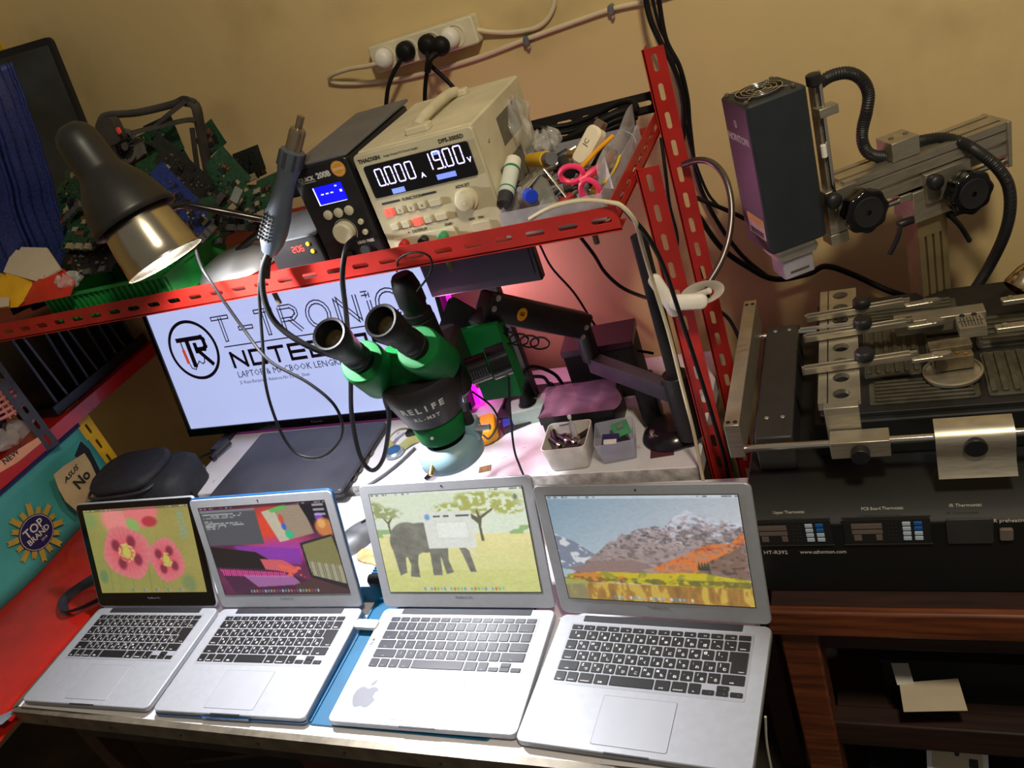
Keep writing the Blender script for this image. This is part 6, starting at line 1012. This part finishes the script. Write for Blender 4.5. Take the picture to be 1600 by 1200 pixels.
# board holder bar with round holes
def holder(x, lab=None):
    b = MB(fr((x + .022, 1.03, .9995), (0, 1, 0), (0, 0, 1))); b.holes(.33, .036, .008, 8, .024, .024, X=T(0, 0, 0)); b.box((.165, .044, -.006), (.33, .012, .012)); b.box((.165, -.0035, -.003), (.33, .007, .006)); h = b.build('holder_bar', MACH, t, smooth=30)
    b = MB(); b.box((x + .003, 1.024, .969), (.046, .014, .060)); b.build('bar_drop', MACH, h, bevel=.001); b = MB(); b.box((x + .022, yrod, .947), (.078, .030, .028)); b.build('slider_block', MACH, h, bevel=.001); b = MB(); b.cyl((x + .022, yrod - .016, .945), (x + .022, yrod - .030, .945), .0125, n=24); b.build('slider_knob', BLK, h, smooth=40)
    return h
holder(-.078)
def arm_(x0, y0, x1, y1):
    z = 1.0075; A = Vector((x0, y0, z)); B = Vector((x1, y1, z)); F = fr(A, B - A, (0, 0, 1)); L_ = (B - A).length; b = MB(F)
    for s in (-1, 1): b.box((L_ / 2, s * .0048, .0), (L_, .0032, .010))
    b.box((L_ / 2, 0, -.003), (L_, .0066, .004)); b.box((.002, 0, 0), (.004, .0128, .010)); b.box((L_ - .005, 0, 0), (.010, .0128, .010)); h = b.build('clamp_arm', MACH, t, bevel=.0005)
    b = MB(F); b.rbox(L_ + .012, -.004, .042, .013, -.009, -.003, .003); b.lathe([(.0042, 0), (.0042, .003)], T(L_ + .022, -.004, -.003), 14); b.prism([(L_ + .025, -.0105), (L_ + .038, -.009), (L_ + .044, -.004), (L_ + .038, .001), (L_ + .025, .0025)], -.009, -.002); b.build('clamp_tip', MACH, h)
    return h
for (ya, yb) in ((1.108, 1.122), (1.20, 1.215), (1.262, 1.278)):
    h = arm_(-.128, ya, .03, yb); kx = -.040; ky = ya + (yb - ya) * (kx + .128) / .158
    b = MB(); b.lathe([(.0125, .0065), (.0135, .009), (.0135, .018), (.011, .021)], T(kx, ky, 1.006), 24); b.build('arm_knob', BLK, h, smooth=40)
b = MB(); b.box((-.09, 1.235, 1.004), (.09, .004, .004)); b.build('guide_pin', ALU, t)
# rear cross bar with perforated block, round plate and dirty lump
b = MB(fr(U(1405, 500, 'z', 1.0), (1, .05, 0), (0, 0, 1))); b.box((.055, .0, -.01), (.125, .026, .024)); b.build('cross_bar', MACH, t, bevel=.001)
c = U(1516, 502, 'z', 1.0); F = T(c.x, c.y - .008, .99, .05); b = MB(F); b.holes(.036, .040, .016, 6, .0035, .0035, X=T(-.018, -.02, .016)); 
for j in range(5): pass
b.box((0, 0, .007), (.034, .038, .002)); pb = b.build('perforated_block', MACH, t, smooth=0); b = MB(F)
for i in range(7):
    for j in range(6): b.box((-.0125 + i * .0042, -.013 + j * .0045, .0163), (.0018, .0018, .0006))
for x in (-.009, .007): b.lathe([(.004, 0), (.004, .001)], T(x, .0165, .0158), 12)
b.build('block_holes', BLKM, pb, smooth=0)
c = U(1488, 573, 'z', .965); b = MB(); b.lathe([(.037, 0), (.040, .002), (.040, .006), (.037, .007), (.036, .004)], T(c.x, c.y, .953), 44); mp = b.build('magnet_plate', MACH, t, smooth=40)
b = MB(); b.lathe([(.010, 0), (.010, .0085)], T(c.x - .02, c.y - .02, .9445), 16); b.build('plate_foot', ALU, mp)
DR = mat('dirty_alloy', (104, 92, 68), .6, .4, noise=.4, scale=40); F = T(c.x + .002, c.y + .008, .960, .1); b = MB(F); b.rbox(0, .008, .052, .036, 0, .022, .002); b.rbox(0, .018, .056, .024, .0222, .030, .002); b.rbox(-.012, .004, .022, .018, .022, .027, .002); t2 = thing('metal_lump', 'dirty square alloy block resting on the round machine plate', 'metal block', F); b.build('alloy_block', DR, t2); b = MB(F)
for x, y in ((-.015, -.004), (.006, .0), (.016, -.006)): b.lathe([(.003, 0), (.003, .002)], T(x, y, .0225), 10)
b.build('screw', GOLD, t2)
for i, (x, y) in enumerate(((1585, 505), (1593, 462))):
    c = U(x, y, 'z', .995); F = T(c.x, c.y, .985, math.pi + .05); b = MB(F); b.rbox(0, 0, .05, .014, 0, .008, .003); b.box((-.03, .002, .008), (.03, .013, .010)); b.lathe([(.004, 0), (.004, .003)], T(.012, 0, .008), 12); b.build('right_clamp_tip', MACH, t)
# front cleat
x0, x1 = U(1462, 700, 'y', yrod - .01).x, U(1586, 700, 'y', yrod - .01).x; prof = [(yrod + .012, .990), (yrod - .004, .990), (yrod - .018, .984), (yrod - .024, .972), (yrod - .020, .955), (yrod - .022, .938), (yrod - .034, .922), (yrod - .030, .919), (yrod - .016, .934), (yrod - .013, .955), (yrod - .016, .970), (yrod - .010, .980), (yrod + .012, .984)]
b = MB(); b.prism(prof, x0, x1, X=T(0, 0, -.018) @ fr((0, 0, 0), (0, 1, 0), (1, 0, 0))); cl = b.build('cable_cleat', MACH, t, smooth=50); b = MB(); b.cyl(((x0 + x1) / 2, yrod - .018, .948), ((x0 + x1) / 2, yrod - .028, .948), .014, n=28); b.build('cleat_knob', BLK, cl, smooth=40)
# control panel
PFm = fr((0, .9395, 0), (1, 0, 0), (0, -1, 0)); DSP = mat('dim_display', (112, 100, 92), .4, noise=.05); BWH = mat('key_pale', (188, 206, 222), .4, noise=0); BBL = mat('key_blue', (24, 96, 170), .4, noise=0); PRN = mat('panel_white_print', (230, 226, 206), .6, noise=0)
def ctrl(xc, zc):
    F = PFm @ T(xc, zc, 0); b = MB(F); b.rbox(0, 0, .112, .046, 0, .0025, .003); o = b.build('thermostat', BLKM, t); b = MB(F); b.box((-.025, .011, .003), (.040, .009, .001)); b.box((-.025, .000, .003), (.040, .007, .001)); b.box((-.038, -.011, .003), (.010, .010, .001)); b.box((-.010, -.011, .003), (.008, .010, .001)); b.build('readout', DSP, o, smooth=0)
    for i in range(2):
        for j in range(4): b = MB(F); b.rbox(.026 + i * .0145, .0145 - j * .0092, .0105, .0068, .0025, .0042, .001); b.build('key', BBL if i == 1 and j < 2 else BWH, o)
    b = MB(F)
    for i in range(3):
        for j in range(5): b.box((.003 + i * .005, .014 - j * .007, .003), (.0022, .0015, .0004))
    b.box((0, -.0245, .002), (.114, .0018, .002)); b.box((0, .0262, .002), (.114, .003, .001)); b.build('indicator_marks', MGR, o, smooth=0)
zc = U(1380, 828, 'y', .94).z; xa, xb_ = U(1236, 830, 'y', .94).x, U(1385, 828, 'y', .94).x; ctrl(xa, zc); ctrl(xb_, zc)
def pt(st, x, y, size, fit=None): p = U(x, y, 'y', .9395); MB(PFm).text(st, size, T(p.x, p.z, .0006), 0, .0001, fit=fit).build('panel_lettering', PRN, t, smooth=0)
pt('Upper Thermostat', 1232, 800, .008, .043); pt('PCB Board Thermostat', 1378, 794, .008, .053); pt('IR Thermostat', 1508, 789, .008, .038); pt('IR preheating', 1577, 813, .009, .040); pt('HT-R392', 1212, 863, .010, .034); pt('www.szhonton.com', 1286, 862, .010, .064)
p = U(1515, 828, 'y', .94); b = MB(PFm); b.rbox(p.x, p.z, .056, .045, 0, .003, .003); b.build('preheat_switch_plate', MGR, t); p = U(1572, 832, 'y', .94); b = MB(PFm); b.rbox(p.x, p.z, .016, .020, 0, .005, .003); b.build('rocker_switch', DSP, t)
# column, beam, head
COL = Vector((.067, 1.425, 0)); eX = Vector((math.cos(math.radians(28)), math.sin(math.radians(28)), 0)); nX = Vector((eX.y, -eX.x, 0))
def HP(x, y, off): q = UP(x, y, COL + nX * off, nX); return (q - COL).dot(eX), q.z
ct_ = HP(1453, 335, .02)[1]; F = fr((COL.x, COL.y, 0), eX, (0, 0, 1)); PIL = mat('anodised_extrusion', (150, 134, 98), .45, .6, noise=.1)
b = MB(F @ T(0, 0, 0)); w = .022; pr = []
P = [(-.025, -.02), (-.015, -.02), (-.015, -.013), (-.011, -.013), (-.011, -.02), (-.002, -.02), (-.002, -.013), (.002, -.013), (.002, -.02), (.011, -.02), (.011, -.013), (.015, -.013), (.015, -.02), (.025, -.02), (.025, .02), (-.025, .02)]
b.prism(P, .872, ct_); b.box((0, 0, ct_ - .018), (.051, .041, .036)); b.build('column', PIL, t, smooth=0)
blk0 = HP(1455, 290, .03)[1]; z1, z2 = ct_, blk0
b = MB(F); b.box((-.004, -.004, (z1 + z2) / 2), (.066, .06, z2 - z1)); b.box((-.03, -.004, z2 - .006), (.05, .05, .012)); cb_ = b.build('cross_clamp', MACH, t, bevel=.001)
sL, _ = HP(1322, 290, .035); sR, _ = HP(1582, 190, .035); zt = (HP(1327, 280, .03)[1] + HP(1582, 190, .03)[1]) / 2; zb = zt - .058
b = MB(F)
Pf = [(-.03, zb + .006), (-.03, zb + .020), (-.024, zb + .022), (-.024, zb + .026), (-.03, zb + .028), (-.03, zb + .042), (-.026, zb + .044), (-.03, zb + .046), (-.03, zt), (-.018, zt), (-.018, zt - .005), (-.012, zt - .005), (-.012, zt), (.012, zt), (.012, zt - .005), (.018, zt - .005), (.018, zt), (.03, zt), (.03, zb + .006), (.01, zb), (-.01, zb)]
b.prism(Pf, sL, sR - .006, X=fr((0, 0, 0), (0, 1, 0), (1, 0, 0))); b.build('beam', MACH, t, smooth=0)
b = MB(F); b.box((sR - .003, 0, (zt + zb) / 2 - .008), (.007, .066, .075)); b.build('beam_end_cap', MACH, t, bevel=.001); b = MB(F); b.cyl((sL, -.022, zb - .008), (sR - .006, -.022, zb - .008), .005); b.build('beam_rod', STEEL, t)
b = MB(F); b.box((.02, -.034, (z2 + zb) / 2 + .0), (.075, .012, .050)); b.build('carriage_plate', MACH, t, bevel=.001)
b = MB(F); b.box((sL - .008, -.018, zb + .018), (.052, .034, .072)); b.box((sL - .02, -.02, zb - .028), (.03, .03, .018)); hs = b.build('head_mount', MACH, t, bevel=.001)
def lobed(p, r, nm, lobes=8):
    s, z = p; Q = []; n = 64
    for i in range(n): a = 2 * math.pi * i / n; q = r * (1 + .045 * math.cos(lobes * a)); Q.append((q * math.cos(a), q * math.sin(a)))
    G = F @ fr((s, -.062, z), (1, 0, 0), (0, -1, 0)); b = MB(G); b.prism([(x * .94, y * .94) for x, y in Q], -.012, .0); b.prism(Q, 0, .016); k = b.build(nm, GLB, t, smooth=40, bevel=.003); b = MB(G); b.lathe([(r * .72, 0), (r * .68, .003), (r * .5, .002), (.004, .002)], T(0, 0, .0162), 36, caps=False); b.build('knob_recess', BLKM, k); b = MB(G); b.cyl((0, 0, -.03), (0, 0, -.012), .007); b.build('shaft', STEEL, k)
lobed(HP(1355, 331, .075), .034, 'hand_wheel'); lobed(HP(1519, 302, .075), .034, 'hand_wheel')
for x, y in ((1302, 313), (1461, 284)):
    s, z = HP(x, y, .055); b = MB(F @ fr((s, -.050, z), (1, 0, 0), (0, -1, 0))); b.lathe([(.005, -.015), (.005, -.004), (.011, -.002), (.0125, .004), (.0125, .010), (.009, .015), (.002, .016)], n=28); b.build('lock_knob', BLK, t, smooth=50)
for (x, y, xe, ye) in ((1410, 350, 1390, 397), (1488, 335, 1515, 376)):
    s, z = HP(x, y, .03); se, ze = HP(xe, ye, .03); b = MB(F); b.cyl((s - .006, -.028, z), (s + .018, -.028, z), .0065); b.tube([(s - .004, -.030, z), (s * .6 + se * .4, -.032, z * .6 + ze * .4), (se, -.03, ze)], .0052, 10, flat=.8); b.build('clamp_lever', BLK, t, smooth=50)
# hot air head
s0, zTop = HP(1172, 166, .055); s1, zT1 = HP(1265, 131, .055); _, zBot = HP(1200, 403, .055); s1b, _ = HP(1293, 374, .055); sW = ((s1 - s0) + (HP(1293, 374, .055)[0] - HP(1200, 403, .055)[0])) / 2; sC = (s0 + s1 + HP(1200, 403, .055)[0] + s1b) / 4
HD = mat('anthracite_paint', (34, 40, 44), .5, noise=.1); b = MB(F); b.rbox(sC, -.005, sW, .100, zBot, zTop, .010, e=.003); hd = b.build('heater_head', HD, t)
G = F @ T(sC - .004, -.005, zTop); b = MB(G)
for r in (.010, .018, .026, .034): b.tube([(r * math.cos(a * math.pi / 12), r * math.sin(a * math.pi / 12), .004) for a in range(25)], .0011, 6, sub=1)
for a in range(4): b.tube([(.006 * math.cos(a * 1.571 + .8), .006 * math.sin(a * 1.571 + .8), .004), (.044 * math.cos(a * 1.571 + .8), .044 * math.sin(a * 1.571 + .8), .003)], .0012, 6, sub=1)
b.build('fan_grille', STEEL, hd, smooth=60); b = MB(G); b.lathe([(.036, 0), (.036, .0012), (.034, .0014), (.034, .0003)], n=36); b.build('fan_opening', BLKM, hd); b = MB(G)
for x in (-.036, .036):
    for y in (-.036, .036): MB(G).cyl((x, y, 0), (x, y, .005), .0035, n=12).build('grille_screw', EDGE, hd)
G = F @ fr((sC - sW / 2 - .0005, -.005, zTop - .045), (0, -1, 0), (-1, 0, 0)); b = MB(G); b.text('HONTON', .016, T(.0, -.012, 0), 0, .0002, bold=.0004, fit=.075); ring(b, -.0, .012, .006, .006, .0014, .0003, n=20); b.box((0, .012, .0002), (.002, .008, .0004)); b.build('head_lettering', mat('grey_print', (190, 186, 190), .6, noise=0), hd, smooth=0)
G = F @ fr((sC - sW / 2 - .0008, -.005, zBot + .040), (0, -1, 0), (-1, 0, 0)); b = MB(G); b.box((.01, 0, 0), (.060, .034, .0006)); b.box((.010, .011, .0004), (.060, .012, .0004), 1); b.box((.010, -.006, .0005), (.05, .001, .0003), 2)
for i in range(14): b.box((-.012 + i * .0034, -.010, .0005), (.0016, .009, .0003), 2)
b.build('warning_sticker', [mat('sticker_cream', (206, 200, 180), .5), YEL, TX], hd, smooth=0, label='white and yellow warning sticker')
wax = mat('taped_nozzle', (206, 200, 186), .5, noise=.12, bump=.3); G = F @ T(sC + .006, 0, zBot); b = MB(G); b.rbox(0, 0, .066, .06, -.030, .0, .008); b.rbox(0, 0, .072, .066, -.028, -.016, .012, e=.005); b.build('taped_collar', wax, hd, smooth=50); b = MB(G); b.rbox(.0, .0, .052, .048, -.066, -.030, .004); nz = b.build('nozzle', mat('pale_lilac_metal', (176, 170, 180), .45, .2), hd); b = MB(G); b.box((0, -.0242, -.056), (.032, .001, .004)); b.build('nozzle_slot', EDGE, nz); b = MB(G); b.rbox(.032, -.0, .016, .03, -.016, .004, .003); b.build('side_bracket', wax, hd)
# side slide of the head
sx = HP(1281, 180, .03)[0]; b = MB(F); b.box((sx + .0, -.02, (zTop + zb) / 2 + .0), (.006, .02, zTop - zb)); b.build('slide_plate', MACH, hd); b = MB(F); b.cyl((sx + .004, -.034, zb + .02), (sx + .004, -.034, zTop + .008), .0035); b.build('lead_screw', STEEL, hd); b = MB(F); zz = HP(1280, 178, .04)[1]; b.box((sx + .008, -.034, zz), (.030, .022, .014)); b.build('slide_block', MACH, hd, bevel=.001); s_, z_ = HP(1274, 124, .04); b = MB(F); b.lathe([(.006, -.012), (.011, -.008), (.011, .006), (.008, .008)], T(s_, -.034, z_ - .0), 20); b.build('top_knob', BLK, hd); b = MB(F); s_, z_ = HP(1289, 235, .04); b.cyl((s_, -.036, z_ - .012), (s_, -.036, z_ + .008), .0045); b.build('stop_pin', WL, hd)
def hp3(x, y, off): return UP(x, y, COL + nX * off, nX)
HOSE = mat('ribbed_hose', (28, 28, 28), .5, noise=.1)
t = thing('corrugated_hose', 'ribbed black hose arching off the heater head over the aluminium beam', 'hose', hp3(1280, 125, .03)); b = MB(); b.tube([hp3(x, y, o) for x, y, o in ((1276, 134, .02), (1298, 119, .02), (1326, 114, .02), (1347, 125, .02), (1357, 147, .015), (1354, 175, .01), (1348, 200, 0), (1348, 222, 0), (1358, 240, 0), (1380, 245, 0), (1398, 242, 0))], .0095, 16, rib=.0042); b.build('hose_neck', HOSE, t, smooth=60)
b = MB(); b.tube([hp3(x, y, o) for x, y, o in ((1398, 238, 0), (1420, 226, 0), (1445, 219, 0), (1475, 216, .01), (1505, 224, .03), (1532, 240, .05), (1560, 264, .06), (1576, 292, .06), (1578, 330, .05), (1568, 370, .03), (1548, 412, .0), (1528, 445, -.02), (1508, 472, -.04))], .0095, 16, rib=.0042); b.build('hose_tail', HOSE, t, smooth=60)
s_, z_ = HP(1398, 240, 0); t = rs = None
tt = thing('hose_clamp_block', 'aluminium clamp block holding the ribbed hose on top of the beam', 'clamp', F @ T(s_, 0, zt)); b = MB(F); b.box((s_ + .004, -.004, zt + .016), (.045, .046, .030)); b.build('block', MACH, tt, bevel=.001); b = MB(F)
for x in (-.01, .014): b.cyl((s_ + .004 + x, -.004, zt + .031), (s_ + .004 + x, -.004, zt + .0325), .004, n=12)
b.build('screw', EDGE, tt)
# partial lamp at the right edge
A = U(1590, 455, 'y', 1.33); B = U(1640, 400, 'y', 1.36); t = thing('probe_lamp', 'steel reflector with a rosy cone, cut by the right edge above the machine bed', 'lamp', A); ax = (B - A).normalized(); Gm = fr(A, (1, 0, 0), ax); b = MB(Gm); b.lathe([(.024, 0), (.026, .004), (.024, .03), (.018, .05)], n=36, caps=False); b.build('reflector', mat('warm_reflector', (200, 180, 140), .2, 1, noise=.1), t, smooth=60); b = MB(Gm); b.lathe([(.019, .05), (.022, .07), (.02, .11), (.008, .13)], n=32); b.build('cone', mat('rosy_plastic', (110, 56, 66), .45), t, smooth=60)
b = MB(); b.tube([A + ax * .12, A + ax * .12 + Vector((.05, .03, -.05)), Vector((A.x + .12, 1.42, 1.0)), Vector((A.x + .12, 1.42, .945))], .005); b.build('stem', BLK, t, smooth=60)
# ================================================================ clutter under the work table
def ubox(name, label, c, s, m, m2, rz=0):
    F = T(c[0], c[1], 0, rz); t = thing(name, label, 'box', F); b = MB(F); b.box((0, 0, s[2] / 2), (s[0], s[1], s[2])); b.build('box_body', m, t, bevel=.004); b = MB(F); b.box((0, -.0, s[2] + .006), (s[0] + .01, s[1] + .01, .012)); b.build('lid', m2, t, bevel=.003)
ubox('maroon_box', 'dark maroon box standing under the table below the blue cased laptop', (-1.02, .86, 0), (.2, .3, .5), mat('maroon', (70, 18, 18), .6), mat('maroon_lid', (80, 26, 24), .6))
ubox('black_box', 'black carton under the table at its left end', (-1.40, .92, 0), (.3, .3, .36), BLKM, mat('brown_lid', (52, 44, 30), .7), .2)
ubox('dark_carton', 'wide dark carton under the middle of the table', (-.65, .9, 0), (.35, .3, .42), mat('dark_carton', (34, 30, 28), .7), BLKM, -.1)
